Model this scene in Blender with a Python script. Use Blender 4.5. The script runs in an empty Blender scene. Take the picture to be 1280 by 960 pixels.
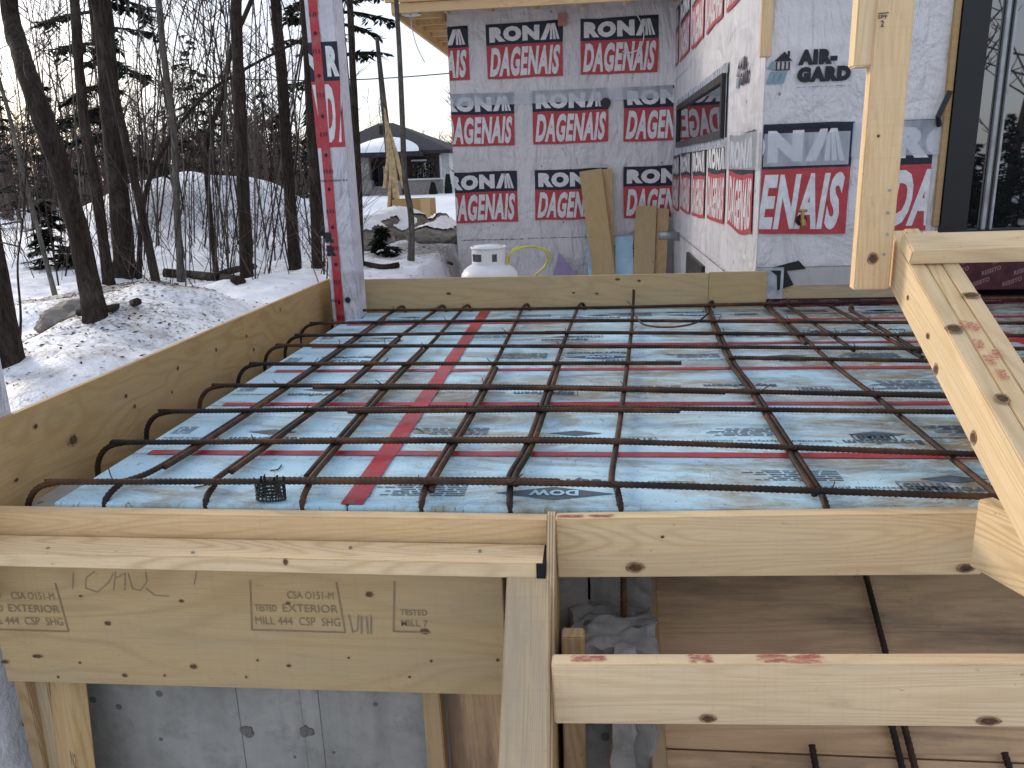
import bpy, bmesh, math, random
from mathutils import Vector, Matrix, noise
random.seed(7)
S = bpy.context.scene
C = S.collection

# ------------------------------------------------------------------ camera
F = 1000.0
vy = Vector(((742-640)/F, (207-480)/F, 1.0)).normalized()
up = vy.cross(Vector((1, -.033, 0))).normalized()
if up.y > 0: up = -up
xa = vy.cross(up)
if xa.x < 0: xa = -xa
RW = Matrix((xa, vy, up))                      # camera (right, down, forward) -> world
cam_d = bpy.data.cameras.new('camera'); cam = bpy.data.objects.new('camera', cam_d); C.objects.link(cam)
r_, d_, f_ = RW.col[0], RW.col[1], RW.col[2]
cam.matrix_world = Matrix(((r_.x, -d_.x, -f_.x, 0), (r_.y, -d_.y, -f_.y, 0), (r_.z, -d_.z, -f_.z, 0), (0, 0, 0, 1)))
cam_d.sensor_width = 36; cam_d.lens = F/1280*36; cam_d.clip_start = .02; cam_d.clip_end = 2000
S.camera = cam
S.render.resolution_x = 1024; S.render.resolution_y = 768

# ------------------------------------------------------------------ world, sun, exposure
SUN_AZ = math.radians(-56); SUN_EL = math.radians(20)
w = bpy.data.worlds.new('World'); S.world = w; w.use_nodes = True
nt = w.node_tree; nt.nodes.clear()
out = nt.nodes.new('ShaderNodeOutputWorld'); bg = nt.nodes.new('ShaderNodeBackground')
sky = nt.nodes.new('ShaderNodeTexSky'); sky.sky_type = 'NISHITA'; sky.sun_disc = False
sky.sun_elevation = SUN_EL; sky.sun_rotation = SUN_AZ; sky.air_density = 1.0; sky.dust_density = 1.3; sky.ozone_density = 1.5
tc = nt.nodes.new('ShaderNodeTexCoord'); mp = nt.nodes.new('ShaderNodeMapping'); mp.inputs['Scale'].default_value = (1.0, 1.0, 3.2)
nz = nt.nodes.new('ShaderNodeTexNoise'); nz.inputs['Scale'].default_value = 2.2; nz.inputs['Detail'].default_value = 6; nz.inputs['Roughness'].default_value = .55
rp = nt.nodes.new('ShaderNodeValToRGB'); rp.color_ramp.elements[0].position = .36; rp.color_ramp.elements[0].color = (.35, .35, .35, 1); rp.color_ramp.elements[1].position = .60; rp.color_ramp.elements[1].color = (.88, .88, .88, 1)
mx = nt.nodes.new('ShaderNodeMixRGB'); mx.inputs[2].default_value = (5.0, 5.25, 5.95, 1)     # thin high overcast
bg.inputs['Strength'].default_value = .12
L = nt.links.new
L(tc.outputs['Generated'], mp.inputs[0]); L(mp.outputs[0], nz.inputs['Vector']); L(nz.outputs['Fac'], rp.inputs[0])
L(rp.outputs[0], mx.inputs[0]); L(sky.outputs[0], mx.inputs[1]); L(mx.outputs[0], bg.inputs['Color']); L(bg.outputs[0], out.inputs[0])
sd = bpy.data.lights.new('sun', 'SUN'); sd.energy = 1.5; sd.angle = math.radians(14); sd.color = (1, .88, .74)
so = bpy.data.objects.new('sun', sd); C.objects.link(so)
sv = Vector((math.sin(SUN_AZ)*math.cos(SUN_EL), math.cos(SUN_AZ)*math.cos(SUN_EL), math.sin(SUN_EL)))
so.rotation_euler = sv.to_track_quat('Z', 'Y').to_euler(); so.location = (-8, 6, 8)
S.view_settings.view_transform = 'Standard'; S.view_settings.look = 'None'; S.view_settings.gamma = 1; S.view_settings.exposure = .80
S.render.engine = 'CYCLES'

# ------------------------------------------------------------------ helpers: pixels to places
def ray(px, py): return RW @ Vector(((px-640)/F, (py-480)/F, 1))
def P(px, py, x=None, y=None, z=None):
    r = ray(px, py)
    k = x/r.x if x is not None else (y/r.y if y is not None else z/r.z)
    return r*k

# ------------------------------------------------------------------ helpers: materials
def newmat(name):
    m = bpy.data.materials.new(name); m.use_nodes = True
    return m, m.node_tree, m.node_tree.nodes['Principled BSDF']
class G:
    def __init__(s, nt): s.nt = nt
    def n(s, t, **kw):
        o = s.nt.nodes.new(t)
        for k, v in kw.items():
            if hasattr(o, k): setattr(o, k, v)
        return o
    def put(s, sock, v):
        if hasattr(v, 'is_linked'): s.nt.links.new(v, sock)
        elif isinstance(v, (tuple, list)) and len(v) == 3 and sock.type == 'RGBA': sock.default_value = (*v, 1)
        else: sock.default_value = v
    def coords(s, scale=(1, 1, 1), rand=True, kind='Object'):
        t = s.n('ShaderNodeTexCoord'); v = t.outputs[kind]
        if rand:
            oi = s.n('ShaderNodeObjectInfo'); k = s.n('ShaderNodeVectorMath', operation='SCALE'); cx = s.n('ShaderNodeCombineXYZ')
            for i in range(3): s.nt.links.new(oi.outputs['Random'], cx.inputs[i])
            s.nt.links.new(cx.outputs[0], k.inputs[0]); k.inputs['Scale'].default_value = 37.0
            a = s.n('ShaderNodeVectorMath', operation='ADD'); s.nt.links.new(v, a.inputs[0]); s.nt.links.new(k.outputs[0], a.inputs[1]); v = a.outputs[0]
        return s.scale(v, scale)
    def scale(s, v, sc):
        m = s.n('ShaderNodeVectorMath', operation='MULTIPLY'); s.nt.links.new(v, m.inputs[0]); m.inputs[1].default_value = sc
        return m.outputs[0]
    def noise(s, v, scale=1, detail=3, rough=.5, dist=0):
        o = s.n('ShaderNodeTexNoise'); s.nt.links.new(v, o.inputs['Vector'])
        o.inputs['Scale'].default_value = scale; o.inputs['Detail'].default_value = detail; o.inputs['Roughness'].default_value = rough; o.inputs['Distortion'].default_value = dist
        return o.outputs['Fac']
    def vor(s, v, scale=1, feature='F1'):
        o = s.n('ShaderNodeTexVoronoi', feature=feature); s.nt.links.new(v, o.inputs['Vector']); o.inputs['Scale'].default_value = scale
        return o
    def math(s, op, a, b=0.0, c=0.0, clamp=False):
        o = s.n('ShaderNodeMath', operation=op); o.use_clamp = clamp
        s.put(o.inputs[0], a); s.put(o.inputs[1], b); s.put(o.inputs[2], c)
        return o.outputs[0]
    def ramp(s, f, stops):
        o = s.n('ShaderNodeValToRGB'); e = o.color_ramp.elements
        while len(e) < len(stops): e.new(.5)
        for k, (p, c) in enumerate(stops):
            e[k].position = p; e[k].color = (*c, 1) if isinstance(c, tuple) else (c, c, c, 1)
        s.put(o.inputs[0], f); return o.outputs[0]
    def mix(s, f, a, b, mode='MIX'):
        o = s.n('ShaderNodeMixRGB', blend_type=mode); s.put(o.inputs[0], f); s.put(o.inputs[1], a); s.put(o.inputs[2], b)
        return o.outputs[0]
    def bump(s, h, strength=.3, dist=.01, normal=None):
        o = s.n('ShaderNodeBump'); s.put(o.inputs['Height'], h); o.inputs['Strength'].default_value = strength; o.inputs['Distance'].default_value = dist
        if normal is not None: s.put(o.inputs['Normal'], normal)
        return o.outputs[0]
def wood(name, light, dark, knot, ring=74, knots=.5, kscale=(2.6, 7, 7), weather=0.0, wcol=(.33, .29, .23), knotsize=.085, flame=.55, stretch=.45):
    m, nt, b = newmat(name); g = G(nt); v = g.coords(); oi = g.n('ShaderNodeObjectInfo')
    vk = g.vor(g.scale(v, (kscale[0], .35, kscale[2]))); cell = g.n('ShaderNodeSeparateColor'); nt.links.new(vk.outputs['Color'], cell.inputs[0])
    has = g.math('GREATER_THAN', cell.outputs[0], 1-knots)
    rad = g.math('MULTIPLY_ADD', cell.outputs[1], knotsize, knotsize*.5)
    dk = g.math('DIVIDE', vk.outputs['Distance'], rad)
    fall = g.math('MULTIPLY', g.math('POWER', 2.718, g.math('MULTIPLY', dk, -1.25)), has)
    base = g.noise(g.scale(v, (stretch, 3.0, 5.2)), 1, 2, .5, .35)
    ph = g.math('ADD', g.math('MULTIPLY', base, ring), g.math('MULTIPLY', fall, 6.0))
    ph = g.math('ADD', ph, g.math('MULTIPLY', g.noise(g.scale(v, (3, 30, 30)), 1, 3, .6), .9))
    rings = g.math('MULTIPLY_ADD', g.math('SINE', g.math('MULTIPLY', ph, 3.14)), .5, .5)
    rings = g.math('POWER', rings, 2.4)
    fibre = g.noise(g.scale(v, (9, 240, 240)), 1, 3, .6)
    broad = g.noise(g.scale(v, (1.1, 2, 3)), 1, 4, .65)
    blot = g.noise(g.scale(v, (3.5, 6, 9)), 1, 5, .7)
    fade = g.ramp(g.noise(g.scale(v, (.9, 2, 2.4)), 1, 2, .5), [(.36, .35), (.62, 1.0)])
    col = g.mix(g.math('MULTIPLY', g.math('MULTIPLY', rings, fade), flame), light, tuple(c*.80 for c in dark))
    col = g.mix(g.math('MULTIPLY', g.math('SUBTRACT', fibre, .45, clamp=True), 1.9), col, dark)
    saw = g.noise(g.scale(v, (130, 40, 4)), 1, 2, .5)
    col = g.mix(g.ramp(saw, [(.56, 0.0), (.72, .16)]), col, dark)
    dent = g.noise(g.scale(v, (22, 40, 60)), 1, 4, .7)
    col = g.mix(g.ramp(dent, [(.66, 0.0), (.73, .45)]), col, tuple(c*.5 for c in dark))
    hv = g.n('ShaderNodeHueSaturation'); hv.inputs['Hue'].default_value = .4955; g.put(hv.inputs['Color'], col); g.put(hv.inputs['Value'], g.math('MULTIPLY_ADD', oi.outputs['Random'], .18, .90)); g.put(hv.inputs['Saturation'], g.math('MULTIPLY_ADD', oi.outputs['Random'], -.20, 1.34)); col = hv.outputs['Color']
    col = g.mix(g.ramp(broad, [(.38, 0.0), (.72, .55)]), col, g.mix(.6, light, dark))
    col = g.mix(g.ramp(blot, [(.60, 0.0), (.76, .38)]), col, tuple(c*.62 for c in dark))
    if weather:
        wn = g.noise(g.scale(v, (1.6, 7, 9)), 1, 5, .65)
        col = g.mix(g.ramp(wn, [(.45, 0.0), (.66, weather)]), col, wcol)
    spot = g.noise(v, 30, 4, .65)
    col = g.mix(g.ramp(spot, [(.69, 0.0), (.76, .5)]), col, knot)
    kmask = g.math('MULTIPLY', g.ramp(dk, [(.72, 1.0), (1.0, 0.0)]), has)
    kring = g.math('MULTIPLY_ADD', g.math('SINE', g.math('MULTIPLY', dk, 26)), .25, .6)
    col = g.mix(kmask, col, g.mix(kring, tuple(c*.45 for c in knot), knot))
    halo = g.math('MULTIPLY', g.ramp(g.math('MULTIPLY', dk, .4), [(.4, .6), (.9, 0.0)]), has)
    col = g.mix(g.math('MULTIPLY', halo, .7), col, dark)
    g.put(b.inputs['Base Color'], col); b.inputs['Roughness'].default_value = .72; b.inputs['Specular IOR Level'].default_value = .22
    h = g.math('ADD', g.math('MULTIPLY', fibre, .7), g.math('MULTIPLY', rings, .3))
    g.put(b.inputs['Normal'], g.bump(h, .3, .002))
    return m
def plain(name, col, rough=.6, metal=0.0, var=.12, nscale=14, bump=.08, spec=.4, coat=0):
    m, nt, b = newmat(name); g = G(nt); v = g.coords()
    n = g.noise(v, nscale, 5, .6)
    c2 = tuple(min(1, c*(1-var*2.2)) for c in col); c1 = tuple(min(1, c*(1+var)) for c in col)
    g.put(b.inputs['Base Color'], g.ramp(n, [(.3, c2), (.7, c1)]))
    g.put(b.inputs['Roughness'], g.ramp(n, [(.3, max(0, rough-.1)), (.7, min(1, rough+.1))]))
    b.inputs['Metallic'].default_value = metal; b.inputs['Specular IOR Level'].default_value = spec
    if coat: b.inputs['Coat Weight'].default_value = coat
    g.put(b.inputs['Normal'], g.bump(n, bump, .01))
    return m
MT = {}
MT['lumber'] = wood('spruce lumber', (.72, .56, .36), (.53, .36, .19), (.17, .085, .038), knots=.10, weather=.14)
MT['lumber_pale'] = wood('pale spruce lumber', (.77, .63, .43), (.59, .43, .25), (.20, .105, .05), knots=.08, weather=.14)
MT['lumber_old'] = wood('weathered spruce lumber', (.58, .47, .32), (.39, .29, .175), (.13, .07, .035), knots=.15, weather=.6)
MT['lumber_dull'] = wood('dull spruce lumber', (.46, .345, .21), (.32, .215, .115), (.10, .05, .025), knots=.3, weather=.35)
MT['plywood'] = wood('softwood plywood', (.50, .395, .245), (.39, .285, .16), (.10, .05, .022), ring=24, knots=.10, kscale=(4.2, 3, 6.5), weather=.22, knotsize=.05, flame=.34, stretch=.9)
MT['plywood_warm'] = wood('warm softwood plywood', (.52, .39, .235), (.385, .262, .14), (.11, .05, .02), ring=22, knots=.10, kscale=(3.2, 3, 5.0), weather=.14, knotsize=.06, flame=.5, stretch=1.5)
MT['plywood_dirty'] = wood('used form plywood', (.58, .42, .275), (.42, .285, .175), (.06, .03, .018), ring=34, knots=.22, kscale=(3.4, 4.0, 4.0), weather=.7, wcol=(.13, .095, .07), knotsize=.10)
MT['knot'] = plain('knot wood', (.12, .062, .030), .7, var=.4, nscale=120); MT['knot_ring'] = plain('knot ring wood', (.34, .21, .11), .7, var=.3, nscale=90)
def _ply_edge():
    m, nt, b = newmat('plywood edge'); g = G(nt); t = g.n('ShaderNodeTexCoord'); sx = g.n('ShaderNodeSeparateXYZ'); nt.links.new(t.outputs['Object'], sx.inputs[0])
    n = g.noise(g.scale(t.outputs['Object'], (1, 60, 60)), 1, 4, .6)
    st = g.math('MULTIPLY_ADD', g.math('SINE', g.math('ADD', g.math('MULTIPLY', sx.outputs[0], 6.283/.0062), g.math('MULTIPLY', n, 1.5))), .5, .5)
    g.put(b.inputs['Base Color'], g.mix(g.math('MULTIPLY', n, .55), g.ramp(st, [(.3, (.30, .19, .09)), (.6, (.60, .46, .28))]), (.45, .33, .2)))
    b.inputs['Roughness'].default_value = .85; g.put(b.inputs['Normal'], g.bump(st, .3, .002)); return m
MT['ply_edge'] = _ply_edge()
def _rebar():
    m, nt, b = newmat('rusty rebar'); g = G(nt); v = g.coords()
    n = g.noise(v, 26, 5, .65); n2 = g.noise(v, 240, 3, .6); n3 = g.noise(v, 4, 2, .5)
    col = g.mix(g.ramp(n3, [(.42, 0.0), (.62, 1.0)]), g.ramp(n, [(.3, (.010, .008, .007)), (.7, (.034, .020, .014))]), g.ramp(n, [(.3, (.034, .018, .011)), (.72, (.14, .062, .028))]))
    g.put(b.inputs['Base Color'], col); b.inputs['Roughness'].default_value = .62; b.inputs['Metallic'].default_value = 0; b.inputs['Specular IOR Level'].default_value = .25
    g.put(b.inputs['Normal'], g.bump(n2, .35, .002)); return m
MT['rebar'] = _rebar()
def _foam():
    m, nt, b = newmat('blue insulation foam'); g = G(nt); v = g.coords(rand=False, kind='Object')
    gm = g.n('ShaderNodeNewGeometry'); v = gm.outputs['Position']
    n = g.noise(v, 5.5, 6, .68, .6); n2 = g.noise(g.scale(v, (1.7, 5.0, 1)), 1, 7, .74, 1.0); sp = g.noise(v, 120, 3, .7); scr = g.noise(g.scale(v, (60, 24, 10)), 1, 5, .78, 2.4)
    n3 = g.noise(g.scale(v, (9, 16, 1)), 1, 6, .75, 1.5); reg = g.noise(v, 1.3, 2, .5)
    sx = g.n('ShaderNodeSeparateXYZ'); nt.links.new(v, sx.inputs[0])
    trod = g.math('MULTIPLY_ADD', sx.outputs[0], .065, .022, clamp=False)            # the walked-on side of the slab is muddier
    col = g.ramp(n, [(.3, (.39, .63, .77)), (.7, (.53, .75, .86))])
    dirt = g.ramp(g.math('ADD', g.math('ADD', n2, g.math('MULTIPLY', g.math('SUBTRACT', reg, .5), .30)), trod), [(.46, 0.0), (.54, .5), (.66, .95)])
    dirt = g.math('MULTIPLY', dirt, g.ramp(n3, [(.32, .2), (.52, 1.0)]))
    col = g.mix(dirt, col, g.ramp(n, [(.3, (.17, .115, .05)), (.7, (.33, .255, .135))]))
    col = g.mix(g.ramp(scr, [(.60, 0.0), (.645, .85)]), col, (.10, .095, .075))
    col = g.mix(g.ramp(sp, [(.68, 0.0), (.74, .6)]), col, (.80, .86, .9))
    g.put(b.inputs['Base Color'], col); b.inputs['Roughness'].default_value = .38; b.inputs['Specular IOR Level'].default_value = .4
    g.put(b.inputs['Normal'], g.bump(g.math('ADD', n2, g.math('MULTIPLY', scr, .6)), .3, .008)); return m
MT['foam'] = _foam()
MT['foam_clean'] = plain('clean blue foam', (.42, .66, .82), .6, var=.08, nscale=8)
def _tape():
    m, nt, b = newmat('red sheathing tape'); g = G(nt); v = g.coords()
    n = g.noise(v, 9, 4, .6); wr = g.noise(g.scale(v, (60, 60, 5)), 1, 3, .6, 1.2); d = g.noise(v, 22, 5, .7)
    col = g.mix(g.ramp(d, [(.50, 0.0), (.68, .75)]), g.ramp(n, [(.3, (.32, .012, .022)), (.7, (.46, .026, .04))]), (.23, .11, .10))
    g.put(b.inputs['Base Color'], col); b.inputs['Roughness'].default_value = .33; g.put(b.inputs['Normal'], g.bump(wr, .35, .004)); return m
MT['tape'] = _tape()
def _wrap(name, base, shade):
    m, nt, b = newmat(name); g = G(nt); v = g.coords(rand=False)
    big = g.noise(v, 1.6, 4, .6, .4); wr = g.noise(g.scale(v, (3.0, 3.0, 1.4)), 1, 4, .55, 1.4); fine = g.noise(v, 70, 3, .6)
    fold = g.math('ABSOLUTE', g.math('SUBTRACT', g.noise(g.scale(v, (2.2, 2.2, .8)), 1, 2, .5, 1.0), .5))
    st = g.vor(g.scale(v, (5.5, 5.5, 4.2))); dot = g.math('LESS_THAN', st.outputs['Distance'], .052)
    col = g.ramp(big, [(.3, shade), (.7, base)])
    stain = g.noise(g.scale(v, (4.5, 4.5, .7)), 1, 4, .6)
    col = g.mix(g.ramp(stain, [(.55, 0.0), (.75, .32)]), col, (.30, .29, .33))
    sx = g.n('ShaderNodeSeparateXYZ'); nt.links.new(v, sx.inputs[0])
    fr = g.math('ABSOLUTE', g.math('SUBTRACT', g.math('FRACT', g.math('MULTIPLY', g.math('ADD', sx.outputs[0], sx.outputs[1]), 2.46)), .5))
    col = g.mix(g.math('MULTIPLY', g.ramp(fr, [(.0, 1.0), (.05, 0.0)]), .16), col, (.25, .25, .32))
    col = g.mix(g.math('MULTIPLY', dot, .75), col, (.07, .07, .07))
    g.put(b.inputs['Base Color'], col); b.inputs['Roughness'].default_value = .46; b.inputs['Specular IOR Level'].default_value = .3
    w2 = g.noise(g.scale(v, (8.5, 8.5, 2.6)), 1, 3, .5, .9); big2 = g.noise(g.scale(v, (1.5, 1.5, 4.5)), 1, 2, .5, .5)
    h = g.math('ADD', g.math('ADD', wr, g.math('ADD', g.math('MULTIPLY', w2, .42), g.math('MULTIPLY', big2, .55))), g.math('MULTIPLY', fine, .05))
    g.put(b.inputs['Normal'], g.bump(h, 1.0, .085)); return m
MT['wrap'] = _wrap('house wrap', (.68, .66, .665), (.56, .545, .555))
def _print(name, col, alpha=1.0):
    m, nt, b = newmat(name); g = G(nt); v = g.coords(rand=False)
    wr = g.math('ADD', g.noise(g.scale(v, (3.0, 3.0, 1.4)), 1, 4, .55, 1.4), g.math('MULTIPLY', g.noise(g.scale(v, (8.5, 8.5, 2.6)), 1, 3, .5, .9), .42)); n = g.noise(v, 24, 4, .7)
    g.put(b.inputs['Base Color'], g.ramp(n, [(.3, tuple(c*.82 for c in col)), (.72, tuple(min(1, c*1.12+.004) for c in col))]))
    b.inputs['Roughness'].default_value = .48; b.inputs['Specular IOR Level'].default_value = .3
    g.put(b.inputs['Normal'], g.bump(wr, .5, .035)); return m
MT['navy'] = _print('navy print', (.012, .016, .035)); MT['red'] = _print('red print', (.42, .050, .060)); MT['letter'] = _print('white print', (.66, .65, .66))
MT['ink'] = _print('black ink', (.014, .015, .022)); MT['stamp'] = _print('stamp ink', (.25, .18, .10)); MT['pencil'] = _print('pencil', (.25, .19, .12))
MT['foamink'] = _print('foam ink', (.075, .11, .14)); MT['greyink'] = _print('grey ink', (.20, .29, .33)); MT['crayon'] = _print('red crayon', (.55, .16, .13))
def _sheet():
    m, nt, b = newmat('clear lapped sheet'); g = G(nt); v = g.coords(rand=False)
    wr = g.noise(g.scale(v, (5, 5, 2)), 1, 4, .6, 1.6)
    b.inputs['Base Color'].default_value = (.60, .64, .70, 1); b.inputs['Roughness'].default_value = .35
    g.put(b.inputs['Alpha'], g.ramp(wr, [(.3, .36), (.7, .62)])); g.put(b.inputs['Normal'], g.bump(wr, .4, .02)); return m
MT['sheet'] = _sheet()
def _snow():
    m, nt, b = newmat('snow'); g = G(nt); v = g.coords(rand=False)
    n = g.noise(v, 2.2, 6, .62); f = g.noise(v, 22, 4, .7); deb = g.math('ADD', g.math('MULTIPLY', g.noise(v, 40, 4, .75), .65), g.math('MULTIPLY', g.noise(v, 5, 4, .7), .35)); reg = g.noise(v, .55, 3, .6)
    ft = g.vor(v, 3.2)
    at = g.n('ShaderNodeAttribute'); at.attribute_name = 'dirt'
    col = g.ramp(n, [(.3, (.74, .78, .84)), (.7, (.86, .88, .91))])
    lit = g.math('ADD', g.math('MULTIPLY', at.outputs['Fac'], .5), g.math('MULTIPLY', g.math('SUBTRACT', reg, .52), .35))
    col = g.mix(g.ramp(g.math('ADD', deb, lit), [(.67, 0.0), (.81, .8)]), col, g.ramp(f, [(.3, (.035, .027, .02)), (.7, (.16, .12, .085))]))
    col = g.mix(g.ramp(g.math('ADD', g.noise(v, 6, 5, .7), g.math('MULTIPLY', at.outputs['Fac'], .35)), [(.58, 0.0), (.86, .75)]), col, (.24, .215, .19))
    g.put(b.inputs['Base Color'], col); b.inputs['Roughness'].default_value = .6
    h = g.math('ADD', n, g.math('MULTIPLY', f, .22)); g.put(b.inputs['Normal'], g.bump(h, .55, .07)); return m
MT['snow'] = _snow()
def _bark(name, a, c, lichen, scale=1):
    m, nt, b = newmat(name); g = G(nt); v = g.coords()
    n = g.noise(g.scale(v, (46*scale, 46*scale, 6*scale)), 1, 5, .7, .6); big = g.noise(v, 3.5, 4, .65); pl = g.vor(g.scale(v, (44, 44, 5.5)), 1, 'DISTANCE_TO_EDGE')
    col = g.ramp(n, [(.32, a), (.7, c)]); col = g.mix(g.ramp(big, [(.54, 0.0), (.68, .55)]), col, lichen)
    col = g.mix(g.ramp(pl.outputs['Distance'], [(.0, .35), (.12, 0.0)]), col, tuple(x*.6 for x in a))
    g.put(b.inputs['Base Color'], col); b.inputs['Roughness'].default_value = .95; b.inputs['Specular IOR Level'].default_value = .1
    g.put(b.inputs['Normal'], g.bump(g.math('ADD', n, g.math('MULTIPLY', g.ramp(pl.outputs['Distance'], [(0.0, 0.0), (.3, 1.0)]), .3)), .9, .012)); return m
MT['bark'] = _bark('dark bark', (.013, .010, .008), (.066, .051, .041), (.088, .084, .070)); MT['bark_pale'] = _bark('pale bark', (.05, .044, .038), (.17, .155, .135), (.22, .21, .185))
MT['twig'] = plain('twigs', (.070, .053, .043), .9, var=.3, spec=.1); MT['twig_far'] = plain('far twigs', (.12, .088, .076), .95, var=.3, spec=.1)
MT['needles'] = plain('spruce needles', (.012, .021, .012), .8, var=.4, nscale=3, spec=.15); MT['rawwood'] = plain('split raw wood', (.60, .46, .28), .8, var=.2)
def _conc(name, a, c):
    m, nt, b = newmat(name); g = G(nt); v = g.coords(rand=False)
    n = g.noise(v, 2.6, 6, .66); f = g.noise(v, 55, 4, .7); pit = g.vor(v, 16); cell = g.n('ShaderNodeSeparateColor'); nt.links.new(pit.outputs['Color'], cell.inputs[0])
    hole = g.math('MULTIPLY', g.math('LESS_THAN', pit.outputs['Distance'], .17), g.math('GREATER_THAN', cell.outputs[0], .62))
    streak = g.noise(g.scale(v, (7, 7, .8)), 1, 4, .6)
    col = g.ramp(n, [(.36, a), (.66, c)]); col = g.mix(g.ramp(g.noise(v, 9, 5, .7), [(.52, 0.0), (.66, .55)]), col, tuple(x*.75 for x in a)); col = g.mix(g.ramp(streak, [(.5, 0.0), (.72, .5)]), col, tuple(x*.6 for x in a)); col = g.mix(g.math('MULTIPLY', hole, .7), col, (.055, .055, .06))
    col = g.mix(g.ramp(f, [(.6, 0.0), (.75, .3)]), col, (.36, .36, .36))
    g.put(b.inputs['Base Color'], col); b.inputs['Roughness'].default_value = .85
    g.put(b.inputs['Normal'], g.bump(g.math('SUBTRACT', g.math('ADD', n, g.math('MULTIPLY', f, .3)), g.math('MULTIPLY', hole, .5)), .4, .01)); return m
MT['concrete'] = _conc('cast concrete', (.235, .228, .205), (.40, .388, .35)); MT['rubble'] = _conc('rough concrete', (.20, .19, .175), (.42, .41, .39))
MT['dark'] = plain('black vinyl', (.010, .011, .012), .42, var=.1, bump=.03); MT['shade'] = plain('dark room', (.012, .012, .014), .9)
MT['gravel'] = _conc('gravel fill', (.10, .095, .09), (.24, .23, .21))
def _glass():
    m, nt, b = newmat('window glass'); g = G(nt); v = g.coords(rand=False)
    b.inputs['Base Color'].default_value = (.008, .010, .011, 1); b.inputs['Roughness'].default_value = .015; b.inputs['IOR'].default_value = 2.7
    g.put(b.inputs['Normal'], g.bump(g.noise(v, 1.3, 1, .4), .05, .02)); return m
MT['glass'] = _glass()
MT['dimglass'] = plain('dim screened glass', (.014, .014, .015), .12, var=.3, nscale=3, bump=.02, spec=.5)
MT['white'] = plain('white tank paint', (.68, .70, .73), .4, var=.05, nscale=6, bump=.02); MT['brass'] = plain('brass', (.38, .24, .08), .35, 1.0)
MT['hose'] = plain('yellow hose', (.55, .52, .10), .5); MT['metal'] = plain('galvanised', (.36, .37, .38), .38, .85); MT['cable'] = plain('white cable', (.7, .7, .68), .5)
MT['membrane'] = plain('dark red membrane', (.075, .013, .020), .4, var=.3); MT['membrane_text'] = _print('membrane print', (.30, .17, .17)); MT['purple'] = plain('purple film', (.27, .21, .36), .5, var=.06)
MT['wrapgrey'] = plain('grey poly', (.42, .46, .52), .3, var=.2, bump=.5)
MT['shingle'] = plain('dark shingles', (.030, .030, .036), .9, nscale=60); MT['stone'] = plain('stone veneer', (.27, .25, .235), .9, var=.2, nscale=9); MT['brick'] = plain('brown brick', (.085, .050, .042), .9, var=.2, nscale=9)
MT['stucco'] = plain('white siding', (.62, .62, .60), .8); MT['roofsnow'] = plain('roof snow', (.84, .86, .89), .6, var=.03, nscale=2); MT['cedar'] = plain('cedar foliage', (.022, .032, .02), .9, var=.4)
MT['pink'] = plain('junction box', (.42, .20, .16), .6); MT['rock'] = _conc('boulder rock', (.11, .098, .085), (.28, .25, .22))

# ------------------------------------------------------------------ helpers: objects
def tag(o, label=None, cat=None, group=None, kind=None):
    if label: o['label'] = label
    if cat: o['category'] = cat
    if group: o['group'] = group
    if kind: o['kind'] = kind
    return o
def empty(name, loc, label=None, cat=None, group=None):
    o = bpy.data.objects.new(name, None); o.location = loc; o.empty_display_size = .1; C.objects.link(o)
    bpy.context.view_layer.update
    return tag(o, label, cat, group)
def link(name, me, mats, parent=None, mw=None, smooth=False):
    if not isinstance(mats, (list, tuple)): mats = [mats]
    if not me.materials:
        for m in mats: me.materials.append(MT[m] if isinstance(m, str) else m)
    o = bpy.data.objects.new(name, me); C.objects.link(o)
    mw = mw or Matrix.Identity(4)
    if parent is not None:
        o.parent = parent; o.matrix_parent_inverse = Matrix.Identity(4)
        o.matrix_basis = world_of(parent).inverted() @ mw
    else: o.matrix_basis = mw
    if smooth: me.polygons.foreach_set('use_smooth', [True]*len(me.polygons))
    return o
def world_of(o):
    m = o.matrix_basis.copy() if o.type != 'EMPTY' else Matrix.LocRotScale(o.location, o.rotation_euler, o.scale)
    return (world_of(o.parent) @ m) if o.parent else m
def pyd(name, vs, fs, mats, parent=None, mw=None, smooth=False, mi=None):
    me = bpy.data.meshes.new(name); me.from_pydata([tuple(v) for v in vs], [], fs); me.update()
    if mi: me.polygons.foreach_set('material_index', mi)
    return link(name, me, mats, parent, mw, smooth)
def frame(o, x, z):
    x = Vector(x).normalized(); z = Vector(z); z = (z - x*z.dot(x)).normalized(); y = z.cross(x)
    return Matrix(((x.x, y.x, z.x, o[0]), (x.y, y.y, z.y, o[1]), (x.z, y.z, z.z, o[2]), (0, 0, 0, 1)))
def boxmesh(name, l, t, w, bev=.0015):
    bm = bmesh.new(); bmesh.ops.create_cube(bm, size=1)
    for v in bm.verts: v.co = Vector((v.co.x*l, v.co.y*t, v.co.z*w))
    if bev: bmesh.ops.bevel(bm, geom=bm.edges[:], offset=bev, segments=2, affect='EDGES')
    me = bpy.data.meshes.new(name); bm.to_mesh(me); bm.free(); return me
def beam(name, A, B, z, w, t, mat, parent=None, bev=.003):
    """board from A to B (centre line); z = direction of its width w; t = thickness"""
    A = Vector(A); B = Vector(B)
    return link(name, boxmesh(name, (B-A).length, t, w, bev), mat, parent, frame((A+B)/2, B-A, z))
def box(name, x0, x1, y0, y1, z0, z1, mat, parent=None, bev=.002):
    me = boxmesh(name, x1-x0, y1-y0, z1-z0, bev)
    return link(name, me, mat, parent, Matrix.Translation(((x0+x1)/2, (y0+y1)/2, (z0+z1)/2)))
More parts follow.
